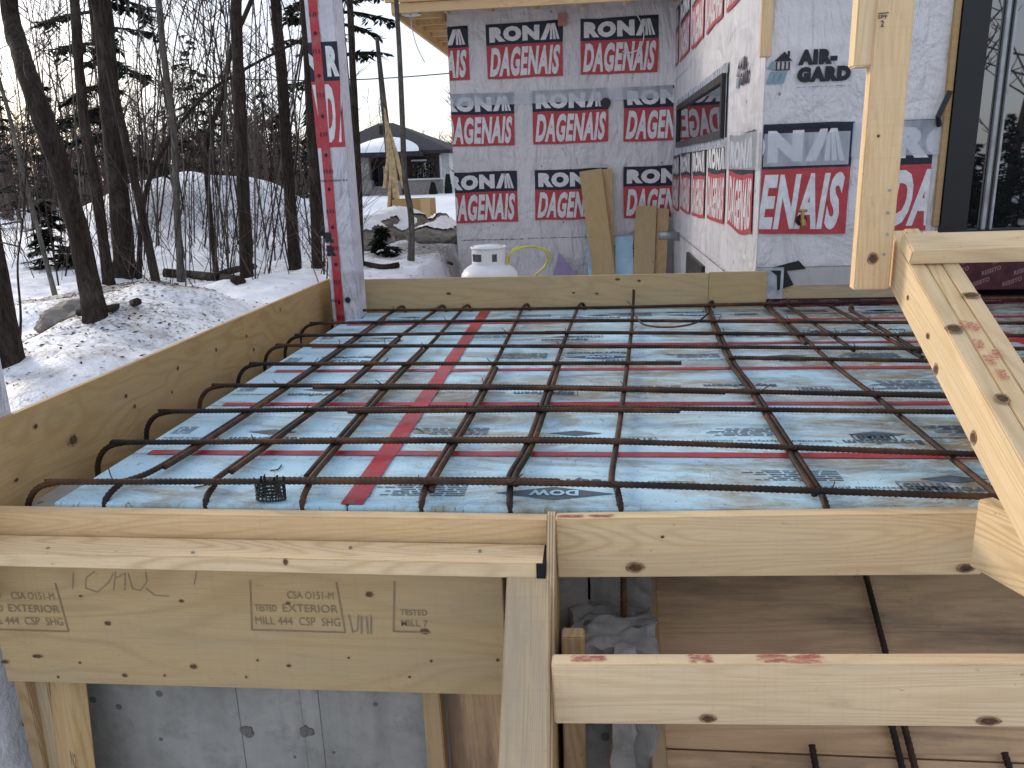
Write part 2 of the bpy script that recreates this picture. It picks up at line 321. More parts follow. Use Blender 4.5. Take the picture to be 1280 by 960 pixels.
def tubegeo(pts, rad, n=6, cap=True):
    pts = [Vector(p) for p in pts]; vs = []; fs = []
    prev = None
    for i, p in enumerate(pts):
        t = (pts[min(i+1, len(pts)-1)]-pts[max(i-1, 0)]).normalized()
        if prev is None:
            a = Vector((0, 0, 1)) if abs(t.z) < .9 else Vector((1, 0, 0)); u = t.cross(a).normalized()
        else: u = (prev - t*prev.dot(t)).normalized()
        prev = u; q = t.cross(u); r = rad[i] if isinstance(rad, (list, tuple)) else rad
        for k in range(n):
            an = 2*math.pi*k/n; vs.append(p+u*math.cos(an)*r+q*math.sin(an)*r)
    for i in range(len(pts)-1):
        for k in range(n):
            a = i*n+k; b = i*n+(k+1) % n; fs.append((a, b, b+n, a+n))
    if cap:
        fs.append(tuple(range(n))[::-1]); fs.append(tuple(range(len(vs)-n, len(vs))))
    return vs, fs
class MB:
    def __init__(s): s.v = []; s.f = []; s.m = []
    def add(s, vs, fs, m=0):
        o = len(s.v); s.v += [Vector(v) for v in vs]; s.f += [tuple(i+o for i in f) for f in fs]; s.m += [m]*len(fs)
    def tube(s, pts, rad, n=5, m=0): s.add(*tubegeo(pts, rad, n), m)
    def box(s, x0, x1, y0, y1, z0, z1, m=0):
        s.add([(x0, y0, z0), (x1, y0, z0), (x1, y1, z0), (x0, y1, z0), (x0, y0, z1), (x1, y0, z1), (x1, y1, z1), (x0, y1, z1)],
              [(0, 3, 2, 1), (4, 5, 6, 7), (0, 1, 5, 4), (1, 2, 6, 5), (2, 3, 7, 6), (3, 0, 4, 7)], m)
    def build(s, name, mats, parent=None, mw=None, smooth=False): return pyd(name, s.v, s.f, mats, parent, mw, smooth, s.m)
def lathe(name, prof, mat, parent=None, mw=None, n=32):
    vs = []; fs = []
    for r, z in prof:
        for k in range(n): vs.append((r*math.cos(2*math.pi*k/n), r*math.sin(2*math.pi*k/n), z))
    for i in range(len(prof)-1):
        for k in range(n): fs.append((i*n+k, i*n+(k+1) % n, (i+1)*n+(k+1) % n, (i+1)*n+k))
    fs.append(tuple(range(n))[::-1]); fs.append(tuple(range(len(vs)-n, len(vs))))
    return pyd(name, vs, fs, mat, parent, mw, True)
def smooth_path(pts, sub=8):
    pts = [Vector(p) for p in pts]; res = []
    for i in range(len(pts)-1):
        p0 = pts[max(i-1, 0)]; p1 = pts[i]; p2 = pts[i+1]; p3 = pts[min(i+2, len(pts)-1)]
        for k in range(sub):
            t = k/sub
            res.append(.5*((2*p1)+(p2-p0)*t+(2*p0-5*p1+4*p2-p3)*t*t+(-p0+3*p1-3*p2+p3)*t**3))
    return res+[pts[-1]]
ORD = ['first', 'second', 'third', 'fourth', 'fifth', 'sixth', 'seventh', 'eighth', 'ninth', 'tenth', 'eleventh', 'twelfth', 'thirteenth', 'fourteenth', 'fifteenth']

# flat print: polygons in (u, v) with material indices, clipped, laid on a surface
_tc = {}
def text_geo(s, bold=.02, shear=0.0):
    key = (s, bold, shear)
    if key not in _tc:
        cu = bpy.data.curves.new('t', 'FONT'); cu.body = s; cu.offset = bold; cu.shear = shear; cu.resolution_u = 3; cu.space_character = 1.0+bold*2.2
        ob = bpy.data.objects.new('t', cu); C.objects.link(ob); dg = bpy.context.evaluated_depsgraph_get()
        me = ob.evaluated_get(dg).to_mesh()
        vs = [(v.co.x, v.co.y) for v in me.vertices]; fs = [tuple(p.vertices) for p in me.polygons]
        bpy.data.objects.remove(ob); bpy.data.curves.remove(cu)
        x0 = min(v[0] for v in vs); x1 = max(v[0] for v in vs); y0 = min(v[1] for v in vs); y1 = max(v[1] for v in vs)
        _tc[key] = ([((x-x0)/(x1-x0), (y-y0)/(y1-y0)) for x, y in vs], fs)
    return _tc[key]
class Print:
    def __init__(s): s.items = []
    def poly(s, pts, m, lay=0): s.items.append(([tuple(p) for p in pts], [tuple(range(len(pts)))], m, lay)); return s
    def rect(s, u0, u1, v0, v1, m, lay=0): return s.poly([(u0, v0), (u1, v0), (u1, v1), (u0, v1)], m, lay)
    def text(s, t, u0, u1, v0, v1, m, lay=1, bold=.02, shear=0.0):
        vs, fs = text_geo(t, bold, shear); s.items.append(([(u0+(u1-u0)*a, v0+(v1-v0)*b) for a, b in vs], fs, m, lay)); return s
    def line(s, pts, wd, m, lay=1):
        for a, b in zip(pts[:-1], pts[1:]):
            dx, dy = b[0]-a[0], b[1]-a[1]; l = math.hypot(dx, dy) or 1; nx, ny = -dy/l*wd/2, dx/l*wd/2
            s.poly([(a[0]-nx, a[1]-ny), (b[0]-nx, b[1]-ny), (b[0]+nx, b[1]+ny), (a[0]+nx, a[1]+ny)], m, lay)
        return s
    def lay(s, name, O, u, v, mats, parent=None, clip=None, step=.0008, base=.0015, warp=0.0, grid=.09):
        O = Vector(O); u = Vector(u).normalized(); v = Vector(v).normalized(); n = u.cross(v)
        bm = bmesh.new()
        for vs, fs, m, lay in s.items:
            bv = [bm.verts.new((a, b, base+lay*step)) for a, b in vs]
            for f in fs:
                try: q = bm.faces.new([bv[i] for i in f])
                except ValueError: continue
                q.material_index = m
                q.normal_update()
                if q.normal.z < 0: q.normal_flip()
        if clip:
            for (pu, pv, nu, nv) in clip:
                bmesh.ops.bisect_plane(bm, geom=bm.verts[:]+bm.edges[:]+bm.faces[:], plane_co=(pu, pv, 0), plane_no=(nu, nv, 0), clear_outer=True)
        if warp:
            for ax in (0, 1):
                lo = min(q.co[ax] for q in bm.verts); hi = max(q.co[ax] for q in bm.verts); t = math.ceil(lo/grid)*grid
                while t < hi:
                    bmesh.ops.bisect_plane(bm, geom=bm.verts[:]+bm.edges[:]+bm.faces[:], plane_co=(t, t, 0), plane_no=(1, 0, 0) if ax == 0 else (0, 1, 0)); t += grid
            cu_ = [(c[0], c[2]) for c in (clip or []) if c[2]]
            for q in bm.verts:
                p = O+u*q.co.x+v*q.co.y; a = noise.noise(p*2.3+Vector((3, 1, 7))); b = noise.noise(p*2.1+Vector((9, 4, 2)))+.4*noise.noise(p*6)
                k = min([1.0]+[abs(q.co.x-c)/.06 for c, _ in cu_]); q.co.x += warp*a*min(1, k); q.co.y += warp*b
        me = bpy.data.meshes.new(name); bm.to_mesh(me); bm.free()
        mw = Matrix(((u.x, v.x, n.x, O.x), (u.y, v.y, n.y, O.y), (u.z, v.z, n.z, O.z), (0, 0, 0, 1)))
        return link(name, me, mats, parent, mw)
def rona(W=.82, H=.555):
    p = Print(); hn = H*.395
    p.rect(0, W, 0, H-hn, 1); p.rect(0, W, H-hn+.0005, H, 0)
    p.text('RON', W*.045, W*.70, H-hn*.86, H-hn*.14, 2, bold=.075)
    a0, a1, b0, b1 = W*.715, W*.965, H-hn*.86, H-hn*.14; k = (a1-a0)
    p.poly([(a0, b0), (a0+k*.27, b0), (a0+k*.56, b1), (a0+k*.32, b1)], 2, 1)
    for q in range(3):
        s0 = .60+q*.145 if q else .56; e = s0
        top = .47+q*.075
        p.poly([(a0+k*(.47+q*.185), b0), (a0+k*(.60+q*.185), b0), (a0+k*(top+.10), b1), (a0+k*(top+.02), b1)], 2, 1)
    p.text('DAGENAIS', W*.03, W*.97, H*.04, (H-hn)*.93, 2, bold=.045, shear=.28)
    return p
RON = rona()
RMATS = ['navy', 'red', 'letter']

# ================================================================== SETTING
def ss(a, b, x): t = max(0, min(1, (x-a)/(b-a))); return t*t*(3-2*t)
def gz(x, y):
    z = -.93 + .10*noise.noise(Vector((x*.45, y*.45, 1.7))) + .045*noise.noise(Vector((x*1.7, y*1.7, 4.2))) + (.035*noise.noise(Vector((x*4.1, y*4.1, 2.2)))+.016*noise.noise(Vector((x*8.3, y*8.3, 5.2))))*(1-ss(9, 14, y))
    far = ss(12, 40, math.hypot(x, y)); z -= far*.35
    if y < 0: z -= 0
    # snow pile and bank on the wood side
    d = math.hypot((x+7.3)/2.3, (y-14.5)/1.6); z += 1.02*math.exp(-d*d*d)*(1+.18*noise.noise(Vector((x, y, 0))))
    d = math.hypot((x+3.0)/.9, (y-4.55)/.65); z += .20*math.exp(-d*d)
    d = math.hypot((x+2.55)/.35, (y-4.1)/.8); z += .10*math.exp(-d*d)
    d = math.hypot((x+2.2)/.55, (y-3.2)/1.6); z += .17*math.exp(-d*d)
    d = math.hypot((x+2.6)/1.2, (y-6.2)/1.0); z += .12*math.exp(-d*d)
    d = math.hypot((x+2.3)/1.0, (y-9.5)/1.6); z += .12*math.exp(-d*d)
    front = (1-ss(-2.4, -1.75, x))*0
    low = max((1-ss(.6, 1.55, y)) * (1-ss(9, 16, abs(x)))*ss(-14, -7, y), 0)
    pit = ss(-1.75, -1.56, x)*(1-ss(4.42, 4.75, y))*ss(-12, -6, y)
    z -= .45*ss(-1.62, -1.45, x)*ss(4.3, 4.8, y)*(1-ss(9.3, 10, y))
    k = max(low, pit)
    return z*(1-k) + (-1.72+.05*noise.noise(Vector((x*2, y*2, 9))))*k
def axis(lo, hi, dense_lo, dense_hi, d, g=1.22):
    a = [dense_lo]; 
    while a[-1] < dense_hi: a.append(a[-1]+d)
    s = d
    while a[-1] < hi: s *= g; a.append(a[-1]+s)
    s = d; b = [dense_lo]
    while b[-1] > lo: s *= g; b.append(b[-1]-s)
    return b[:0:-1]+a
xs = axis(-420, 420, -7.5, -1.3, .055, 1.2); ys = axis(-420, 600, 1.6, 10.0, .055, 1.2)
vs = [(x, y, gz(x, y)) for y in ys for x in xs]; nx = len(xs)
fs = [(j*nx+i, j*nx+i+1, (j+1)*nx+i+1, (j+1)*nx+i) for j in range(len(ys)-1) for i in range(nx-1)]
ground = pyd('snowy_ground', vs, fs, 'snow', smooth=True); tag(ground, kind='structure')
at = ground.data.attributes.new('dirt', 'FLOAT', 'POINT')
dv = []
for x, y, z in vs:
    d = .55*math.exp(-((x+3.25)/.6)**2-((y-4.65)/.4)**2) + .72*math.exp(-((x+2.75)/.40)**2-((y-4.75)/.42)**2) + .40*math.exp(-((x+2.75)/.35)**2-((y-3.75)/.35)**2)
    d += .34*math.exp(-((x+2.2)/.6)**2)*(1-ss(3.5, 6, y)) + .42*math.exp(-((x+2.5)/1.2)**2-((y-8.8)/1.0)**2) + .33*math.exp(-((x+3.4)/1.2)**2-((y-7.4)/.8)**2) + .5*math.exp(-((x+1.7)/.5)**2-((y-8.7)/.5)**2)
    dv.append(d)
at.data.foreach_set('value', dv)

mb_l = []; fl = []; rl_ = random.Random(61)
spotsL = [(-3.25, 4.65, .5, .34, 900), (-2.75, 4.75, .32, .40, 1500), (-2.75, 3.75, .3, .3, 700), (-2.2, 3.4, .4, 1.0, 700), (-2.5, 8.6, 1.0, .9, 500), (-3.6, 7.2, 1.2, .8, 700), (-1.75, 8.7, .3, .4, 250), (-4.5, 5.6, 1.6, 1.0, 400)]
for cx, cy, sx_, sy_, n_ in spotsL:
    for k in range(int(n_*.8)):
        x = rl_.gauss(cx, sx_*.7); y = rl_.gauss(cy, sy_*.7)
        if x > -1.58: continue
        z = gz(x, y)+.004; a = rl_.uniform(0, 6.283); l = rl_.uniform(.004, .020); wd_ = rl_.uniform(.002, .008) if rl_.random() < .8 else .0015; l = l*2.2 if wd_ < .002 else l
        u_ = Vector((math.cos(a), math.sin(a), rl_.uniform(-.3, .3)))*l; w_ = Vector((-math.sin(a), math.cos(a), rl_.uniform(-.4, .4)))*wd_; o_ = len(mb_l); p = Vector((x, y, z))
        mb_l += [p-u_-w_*.5, p+w_, p+u_-w_*.3, p-w_]; fl.append((o_, o_+3, o_+2, o_+1))
def leaf_litter(): tag(pyd('leaf_litter', mb_l, fl, 'litter'), 'dark bits of bark and leaves littering the snow', 'litter', kind='stuff')
MT['litter'] = plain('leaf litter', (.055, .038, .024), .9, var=.45, nscale=40, spec=.1); leaf_litter()
ZF = -.76
fill = box('gravel_fill', -1.24, 3.0, 2.25, 4.34, -1.70, ZF-.051, 'gravel', bev=0); tag(fill, kind='structure')

# ================================================================== THE HOUSE
YF, XS, YN = 9.2, .87, 4.45
house = empty('house', (.87, 9.2, -1.45), 'unfinished house wrapped in white printed house wrap with a black patio door', 'house')
def sheetmesh(name, O, u, v, W, H, amp, parent, mat='wrap', du=.07):
    """a slightly rippled skin"""
    O = Vector(O); u = Vector(u); v = Vector(v); n = u.cross(v); a = max(2, int(W/du)); b = max(2, int(H/du)); vs = []; fs = []
    for j in range(b+1):
        for i in range(a+1):
            p = O+u*(W*i/a)+v*(H*j/b)
            e = min(1, i/2, (a-i)/2, j/2, (b-j)/2)
            vs.append(p+n*(-.003-amp*e*(.5+.5*noise.noise(Vector((p.x*1.8, p.y*1.8, p.z*.8))))))
    for j in range(b):
        for i in range(a): k = j*(a+1)+i; fs.append((k, k+1, k+a+2, k+a+1))
    return pyd(name, vs, fs, mat, parent, None, True)
ux, uz, uy = Vector((1, 0, 0)), Vector((0, 0, 1)), Vector((0, 1, 0))
box('wall_core', -1.55, .86, YF+.02, 16, -1.7, 1.95, 'shade', house, 0)
box('wall_core', XS+.02, 1.62, YN+.02, 16, -1.7, 3.2, 'shade', house, 0)
box('wall_core', 1.62, 4.5, YN+.3, 16, -1.7, 3.2, 'shade', house, 0)
w_far = sheetmesh('far_wall_wrap', (-1.565, YF, -1.7), ux, uz, 1.565+XS+.01, 3.6, .006, house)
w_end = sheetmesh('end_wall_wrap', (-1.565, 16, -1.7), -uy, uz, 16-YF, 3.6, .006, house)
w_side = sheetmesh('side_wall_wrap', (XS, YF, -1.7), -uy, uz, YF-YN, 4.9, .006, house)
w_near = sheetmesh('near_wall_wrap', (XS, YN, -.56), ux, uz, 1.79-XS, 3.76, .004, house)
# prints on the far wall
W_, H_ = .82, .555
cl_l = lambda x: [(-1.56-x, 0, -1, 0)]; cl_r = lambda x: [(XS-.012-x, 0, 1, 0)]
for x, zt in ((-2.155, 1.497), (-1.142, 1.498), (-.135, 1.497), (-1.685, .803), (-.662, .802), (.325, .800), (-1.672, -.030), (-.660, -.024), (.335, -.020)):
    RON.lay('printed_logo', (x, YF, zt-H_), ux, uz, RMATS, w_far, cl_l(x)+cl_r(x), base=.004, warp=.014)
# prints on the side wall (runs towards the camera)
for k in range(5):
    y0 = YF-.10-k*.985; zb = -.475+.018*k
    RON.lay('printed_logo', (XS, y0+.28, zb), -uy, uz, RMATS, w_side, [(y0+.28-(YF-.012), 0, -1, 0), (y0+.28-(YN+.008), 0, 1, 0)], base=.004, warp=.024)
    RON.lay('printed_logo', (XS, y0+.62, .985-.014*k), -uy, uz, RMATS, w_side, [(y0+.62-(YF-.012), 0, -1, 0), (y0+.62-(YN+.008), 0, 1, 0)], base=.004, warp=.02)
def dashes(u0, u1, v, wd=.008, seed=1, ink=0):
    p = Print(); rnd = random.Random(seed); u = u0
    while u < u1:
        l = rnd.choice((.02, .03, .05, .012)); p.rect(u, min(u+l, u1), v-wd/2, v+wd/2*rnd.uniform(.2, 1), ink); u += l+rnd.uniform(.006, .014)
    return p
dashes(0, YF-YN, 0).lay('printed_line', (XS, YF, .84), -uy, Vector((0, .018, 1)), ['ink'], w_side, base=.004)
dashes(0, YF-YN, 0, seed=5).lay('printed_line', (XS, YF, -.71), -uy, uz, ['ink'], w_side, base=.004)
dashes(0, .72, 0, seed=2).lay('printed_line', (-1.52, YF, -.78), ux, uz, ['ink'], w_far, base=.004)
dashes(0, 1.0, 0, seed=3).lay('printed_line', (-.75, YF, -.775), ux, uz, ['ink'], w_far, base=.004)
def airgard(s=1.0):
    p = Print()
    p.text('AIR-', .153*s, .345*s, .087*s, .160*s, 0, bold=.09); p.text('GARD', .153*s, .415*s, .004*s, .078*s, 0, bold=.09)
    # little house with mirrored shadow
    p.poly([(.035*s, .11*s), (.085*s, .155*s), (.125*s, .11*s)], 0, 0); p.rect(.10*s, .112*s, .13*s, .157*s, 0, 2)
    for a in (.045, .066, .087, .107): p.rect(a*s, (a+.008)*s, .07*s, .108*s, 0, 0)
    p.rect(.045*s, .115*s, .066*s, .071*s, 0, 2); p.poly([(0, .075*s), (.03*s, .115*s), (.045*s, .09*s), (.045*s, .07*s)], 1, 0)
    for a in (0, .03, .06): p.poly([((a)*s, .004*s), ((a+.028)*s, .004*s), ((a+.045)*s, .062*s), ((a+.02)*s, .062*s)], 1, 0)
    return p
AG = airgard()
agm = ['ink', 'greyink']
AG.lay('printed_logo', (.868+.008, YN, .369), ux, uz, agm, w_near, base=.004)
dashes(0, .26, 0, .004, 6).lay('printed_line', (1.03, YN, .352), ux, uz, ['greyink'], w_near, base=.004)
AG.lay('printed_logo', (.14, YF, -1.02), ux, uz, agm, w_far, base=.004)
AG.lay('printed_logo', (XS, YN+.85, .42), -uy, uz, agm, w_side, base=.004)
# near wall: logo cut by the corner, another passing behind the post
RON.lay('printed_logo', (1.305-.80, YN, -.382), ux, uz, RMATS, w_near, [(XS+.006-.505, 0, -1, 0)], base=.004, warp=.012)
RON.lay('printed_logo', (1.50, YN, -.382), ux, uz, RMATS, w_near, [(.225, 0, 1, 0)], base=.004)
nt_ = Print(); nt_.text('NRC EVALUATION / EVALUATION DU CNRC #12264-R', 0, .415, 0, .017, 0, bold=.03)
nt_.lay('printed_line', (.885, YN, .147), ux, uz, ['ink'], w_near, base=.012)
# translucent laps of the next sheet
def lap(O, u, W, H, name='lapped_sheet'): return sheetmesh(name, Vector(O)+Vector(u).cross(uz)*.013, u, uz, W, H, .002, house, 'sheet', .12)
lap((XS+.01, YN, -.035), ux, .43, .165); lap((1.32, YN, .0), ux, .44, .17); lap((-1.555, YF, .675), ux, 2.40, .13); lap((XS, YN+1.15, -.05), -uy, 1.14, .20); 
lap((XS+.01, YN, -.66), ux, .80, .10)
# bottom of the near wall: bare sill plate, torn black tape, red membrane
box('sill_plate', XS+.035, 1.80, YN-.004, YN+.04, -.733, -.568, 'lumber_old', house)
me_ = box('membrane', XS+.01, 3.2, YN-.008, YN+.05, -.80, -.735, 'membrane', house, .004)
for i in range(11):
    for j in range(2): Print().text('RESISTO', 0, .10, 0, .022, 0, bold=.03, shear=.25).lay('membrane_lettering', (XS+.03+i*.21+j*.1, YN-.008, -.792+j*.030), ux, uz, ['membrane_text'], me_, base=.002)
mb2 = box('door_membrane', 1.80, 3.4, YN-.012, YN+.28, -.70, -.44, 'membrane', house, .004)
for i in range(9):
    for j in range(4): Print().text('RESISTO', 0, .10, 0, .022, 0, bold=.03, shear=.25).lay('membrane_lettering', (1.82+i*.16+j*.05, YN-.012, -.685+j*.06), Vector((1, 0, .35)), Vector((-.35, 0, 1)), ['membrane_text'], mb2, base=.002)
tp = Print(); tp.poly([(0, .09), (.16, .13), (.20, .085), (.10, .075), (.14, 0), (.055, -.03), (.05, .05)], 0)
tp.lay('black_tape_patch', (.93, YN, -.655), ux, uz, ['dark'], house, base=.016)
sheetmesh('poly_flap', (XS-.005, YN-.020, -.73), ux, uz, .15, .17, .015, house, 'wrapgrey', .03)
# faucet on near wall
fx = P(1001, 275, y=YN); fa = MB(); fa.tube([fx+Vector((0, 0, 0)), fx+Vector((0, -.05, 0)), fx+Vector((0, -.07, -.03))], .014, 8, 0); fa.tube([fx+Vector((0, -.03, .01)), fx+Vector((0, -.03, .05))], .009, 8, 0)
fa.tube([fx+Vector((-.022, -.03, .05)), fx+Vector((.022, -.03, .05))], .007, 8, 0); fa.tube([fx+Vector((0, -.01, 0)), fx+Vector((0, .0, 0))], .03, 10, 1)
fa.build('hose_faucet', ['brass', 'dark'], house)
# corner batten
beam('corner_batten', (.862, YN-.022, .50), (.862, YN-.022, 3.1), ux, .055, .038, 'lumber', house)
# window in the side wall
wy0, wy1, wz0, wz1 = 5.66, 8.68, .15, .555
fr = MB(); d0, d1 = XS-.035, XS+.02
fr.box(d0, d1, wy0, wy1, wz0, wz0+.05, 0); fr.box(d0, d1, wy0, wy1, wz1-.05, wz1, 0); fr.box(d0, d1, wy0, wy0+.06, wz0+.05, wz1-.05, 0); fr.box(d0, d1, wy1-.06, wy1, wz0+.05, wz1-.05, 0)
wfr = fr.build('window_frame', ['dark'], house)
box('window_pane', XS-.012, XS-.006, wy0+.06, wy1-.06, wz0+.05, wz1-.05, 'glass', wfr, 0)
tpw = Print(); tpw.rect(-.1, 3.12, .0, .065, 0).lay('window_tape', (XS, wy1+.05, wz1), -uy, uz, ['wrapgrey'], house, base=.008)
Print().rect(-.1, 3.12, -.06, .0, 0).lay('window_tape', (XS, wy1+.05, wz0), -uy, uz, ['wrapgrey'], house, base=.008)
Print().rect(3.02, 3.10, .0, .405, 0).lay('window_tape', (XS, wy1+.05, wz0), -uy, uz, ['wrapgrey'], house, base=.008)
# basement window
fr = MB(); fr.box(XS-.02, XS+.02, 6.5, 7.6, -1.28, -.80, 0); fr.build('basement_window', ['dark'], house)
# patio door
x0 = 1.79; dr = MB(); yq = YN-.03
dr.box(x0, x0+.13, yq, yq+.25, -.44, 2.7, 0); dr.box(x0+.13, 3.6, yq, yq+.25, -.44, -.385, 0); dr.box(3.5, 3.63, yq, yq+.25, -.385, 2.7, 0); dr.box(x0+.13, 3.5, yq, yq+.25, 2.6, 2.7, 0)
door = dr.build('patio_door', ['dark'], house)
box('door_pane', x0+.13, x0+.50, yq+.055, yq+.065, -.385, 2.6, 'glass', door, 0)
box('door_pane', x0+.50, 3.5, yq+.090, yq+.10, -.385, 2.6, 'dimglass', door, 0)
box('door_stile', x0+.215, x0+.235, yq+.030, yq+.052, -.385, 2.6, 'metal', door, .002); box('door_stile', x0+.255, x0+.268, yq+.030, yq+.052, -.385, 2.6, 'metal', door, .002)
box('jamb_shim', x0-.035, x0-.004, YN-.02, YN+.1, -.36, 2.7, 'lumber_dull', house)
hd = MB(); hd.tube([(x0-.055, YN-.02, .14), (x0-.075, YN-.05, .18), (x0-.03, YN-.05, .30)], .014, 6); hd.build('jamb_clip', ['dark'], house)
# vent hole, box, cable, vent pipe
hp = P(757, 129, y=YF); vh = MB(); vh.tube([hp+Vector((0, -.03, 0)), hp+Vector((0, .03, 0))], .055, 18); vh.build('vent_hole', ['dark'], house)
bp = P(703, 24, y=YF); box('junction_box', bp.x-.045, bp.x+.045, YF-.05, YF-.004, bp.z-.07, bp.z+.05, 'pink', house)
cb = MB(); cb.tube(smooth_path([P(788, 8, y=YF-.05), P(800, 25, y=YF-.1), P(805, 42, y=YF-.14), P(800, 60, y=YF-.12), P(786, 66, y=YF-.06), P(778, 64, y=YF-.01)]), .006, 6); cb.build('white_cable', ['cable'], house, None, True)
vp = P(836, 294, x=XS-.1); vm = MB(); vm.tube([vp+Vector((.13, 0, -.02)), vp+Vector((-.02, 0, 0)), vp+Vector((-.10, 0, 0))], 0.045, 14); vm.build('vent_pipe', ['metal'], house, None, True)
# roof over the far wing: two fascia boards, lookouts, sheathing
zfb = 1.56; yfa = 8.70
beam('fascia_board', (-2.03, yfa, zfb+.045), (.86, yfa, zfb+.045), uz, .09, .038, 'lumber', house)
beam('fascia_board', (-2.09, yfa-.035, zfb+.165), (.86, yfa-.035, zfb+.165), uz, .14, .03, 'lumber', house)
beam('fascia_board', (-2.03, yfa+.03, zfb+.06), (-2.03, 16, zfb+.06), uz, .14, .038, 'lumber', house)
for k in range(12):
    y = yfa+.25+k*.42; beam('lookout', (-2.0, y, zfb+.10), (-1.57, y, zfb+.10), uz, .089, .038, 'lumber', house)
for k in range(6):
    x = -1.55+k*.48; beam('lookout', (x, yfa+.03, zfb+.10), (x, YF+.3, zfb+.10), uz, .089, .038, 'lumber', house)
beam('ledger', (-1.59, YF-.02, zfb+.05), (-1.59, 16, zfb+.05), uz, .14, .038, 'lumber_dull', house)
box('roof_sheathing', -2.1, .9, yfa-.05, 16.2, zfb+.24, zfb+.26, 'plywood', house)
rp_ = MB(); rp_.add([(-2.1, yfa-.05, zfb+.262), (.9, yfa-.05, zfb+.262), (.9, 12.4, zfb+1.6), (-2.1, 12.4, zfb+1.6), (-2.1, 16.2, zfb+.262), (.9, 16.2, zfb+.262)], [(0, 1, 2, 3), (3, 2, 5, 4), (0, 3, 4), (1, 5, 2)]); rp_.build('roof', ['shingle'], house)
lc = P(513, 21, y=8.95); lathe('light_can', [(.10, 0), (.115, .005), (.115, .02), (.06, .03), (.06, .1)], 'metal', house, Matrix.Translation((lc.x, lc.y, zfb+.02)))
cb = MB(); cb.tube(smooth_path([Vector((lc.x, lc.y, zfb+.03)), P(516, 40, y=8.95), P(522, 60, y=9), P(531, 78, y=9.05)]), .005, 5); cb.build('dangling_wire', ['cable'], house, None, True)

# ================================================================== FOAM, TAPE
tapeY = [P(640, y, z=ZF).y for y in (569, 506, 463, 432.5, 404)]
tx0 = (P(437, 640, z=ZF).x+P(605, 390, z=ZF).x)/2; tx1 = 1.85
edgesY = [1.706]+tapeY+[4.345]; edgesX = [-1.33, tx0, tx1, 3.0]
colname = ['left of the lengthwise red tape', 'between both lengthwise red tapes', 'beside the patio door']
def foam_prints(kind, rnd):
    """separate printed pieces: (Print, du) read from the house side"""
    L_ = []
    if kind == 0:
        L_.append(Print().poly([(0, .05), (.145, .09), (.29, .05), (.145, .01)], 0, 0).text('DOW', .085, .205, .033, .067, 1, bold=.05, lay=2)); L_.append(Print().text('Styrofoam', .03, .28, -.050, -.008, 0, bold=.05))
    else:
        L_.append(Print().text('Styrofoam', 0, .21, .06, .105, 0, bold=.03)); L_.append(Print().poly([(.02, .02), (.10, .045), (.18, .02), (.10, -.005)], 0, 0)); L_.append(Print().text('extruded polystyrene insulation', .24, .62, .07, .088, 0, bold=.02))
    p = Print().rect(.36, .361, .03, .031, 0)
    for k in range(9 if kind == 0 else 6):
        u = .36
        while u < .36+.20*rnd.uniform(.8, 1.1): l = rnd.uniform(.012, .05); p.rect(u, u+l, -.03+k*.012, -.0255+k*.012, 0); u += l+.006
    L_.append(p)
    p = Print().line([(.72, .05), (.83, .05), (.83, .095), (.72, .095), (.72, .05)], .003, 0).text('STYRO', .73, .82, .058, .088, 0, bold=.05); L_.append(p)
    return L_
rfp = random.Random(77)
for r in range(6):
    for c in range(3):
        x0, x1, y0, y1 = edgesX[c], edgesX[c+1], edgesY[r], edgesY[r+1]
        o = box('foam_board', x0+(.002 if c else 0), x1-.002, y0+.002, y1-.002, ZF-.05, ZF, 'foam', None, .003)
        tag(o, 'pale blue foam board %s, %s row from the front form' % (colname[c], ORD[r]), 'foam board', 'blue foam boards under the rebar')
        if c == 1:
            spots = [(P(692, 617, z=ZF).x+.145-x0-.6, P(692, 617, z=ZF).y-y0-.115), (.95, .05), (1.75, .03), (2.35, .06)] if r == 0 else [(random.uniform(-.1, .3)+q*.72, random.uniform(.03, .10)) for q in range(4)]
        elif c == 0: spots = [(.12, .05)] if r else []
        else: spots = [(.3, .08)]
        for q, (du, dv) in enumerate(spots):
            kind = 0 if (r == 0 and q == 0) or (r+q) % 3 == 0 else 1
            X0 = x0+du+.6; X0 = min(X0, x1-.3)
            for pr in foam_prints(kind, rfp):
                oo = pr.lay('foam_print', (X0, y0+dv+.165, ZF), -ux, -uy, ['foamink', 'foam_clean'], o, [(X0-x1+.02, 0, -1, 0), (X0-x0-.02, 0, 1, 0), (0, dv+.165-.008, 0, 1), (0, -(y1-y0-dv-.165)+.03, 0, -1)], base=.0012)
                if not oo.data.polygons: bpy.data.objects.remove(oo)
                else: tag(oo, kind='stuff')
def strip(name, A, B, wd, z, label):
    A = Vector(A); B = Vector(B); d = (B-A).normalized(); n = Vector((-d.y, d.x, 0)); vs = []; fs = []; N = max(2, int((B-A).length/.05))
    for i in range(N+1):
        p = A.lerp(B, i/N); wv = wd/2*(1+.06*noise.noise(p*6)); zz = z+.0018*abs(noise.noise(p*9))
        for s in (-1, 1): q = p+n*wv*s; vs.append((q.x, q.y, zz))
    for i in range(N): fs.append((2*i, 2*i+2, 2*i+3, 2*i+1) if d.x >= 0 and abs(d.x) > abs(d.y) else (2*i, 2*i+1, 2*i+3, 2*i+2))
    o = pyd(name, vs, fs, 'tape'); sm = o.modifiers.new('s', 'SOLIDIFY'); sm.thickness = .0008; sm.offset = 1
    return tag(o, label, 'tape', 'red tape on the foam seams')
strip('seam_tape', (tx0+.012, 1.712, 0), (tx0-.012, 4.34, 0), .056, ZF+.0035, 'red seam tape running lengthwise over the foam towards the propane tank')
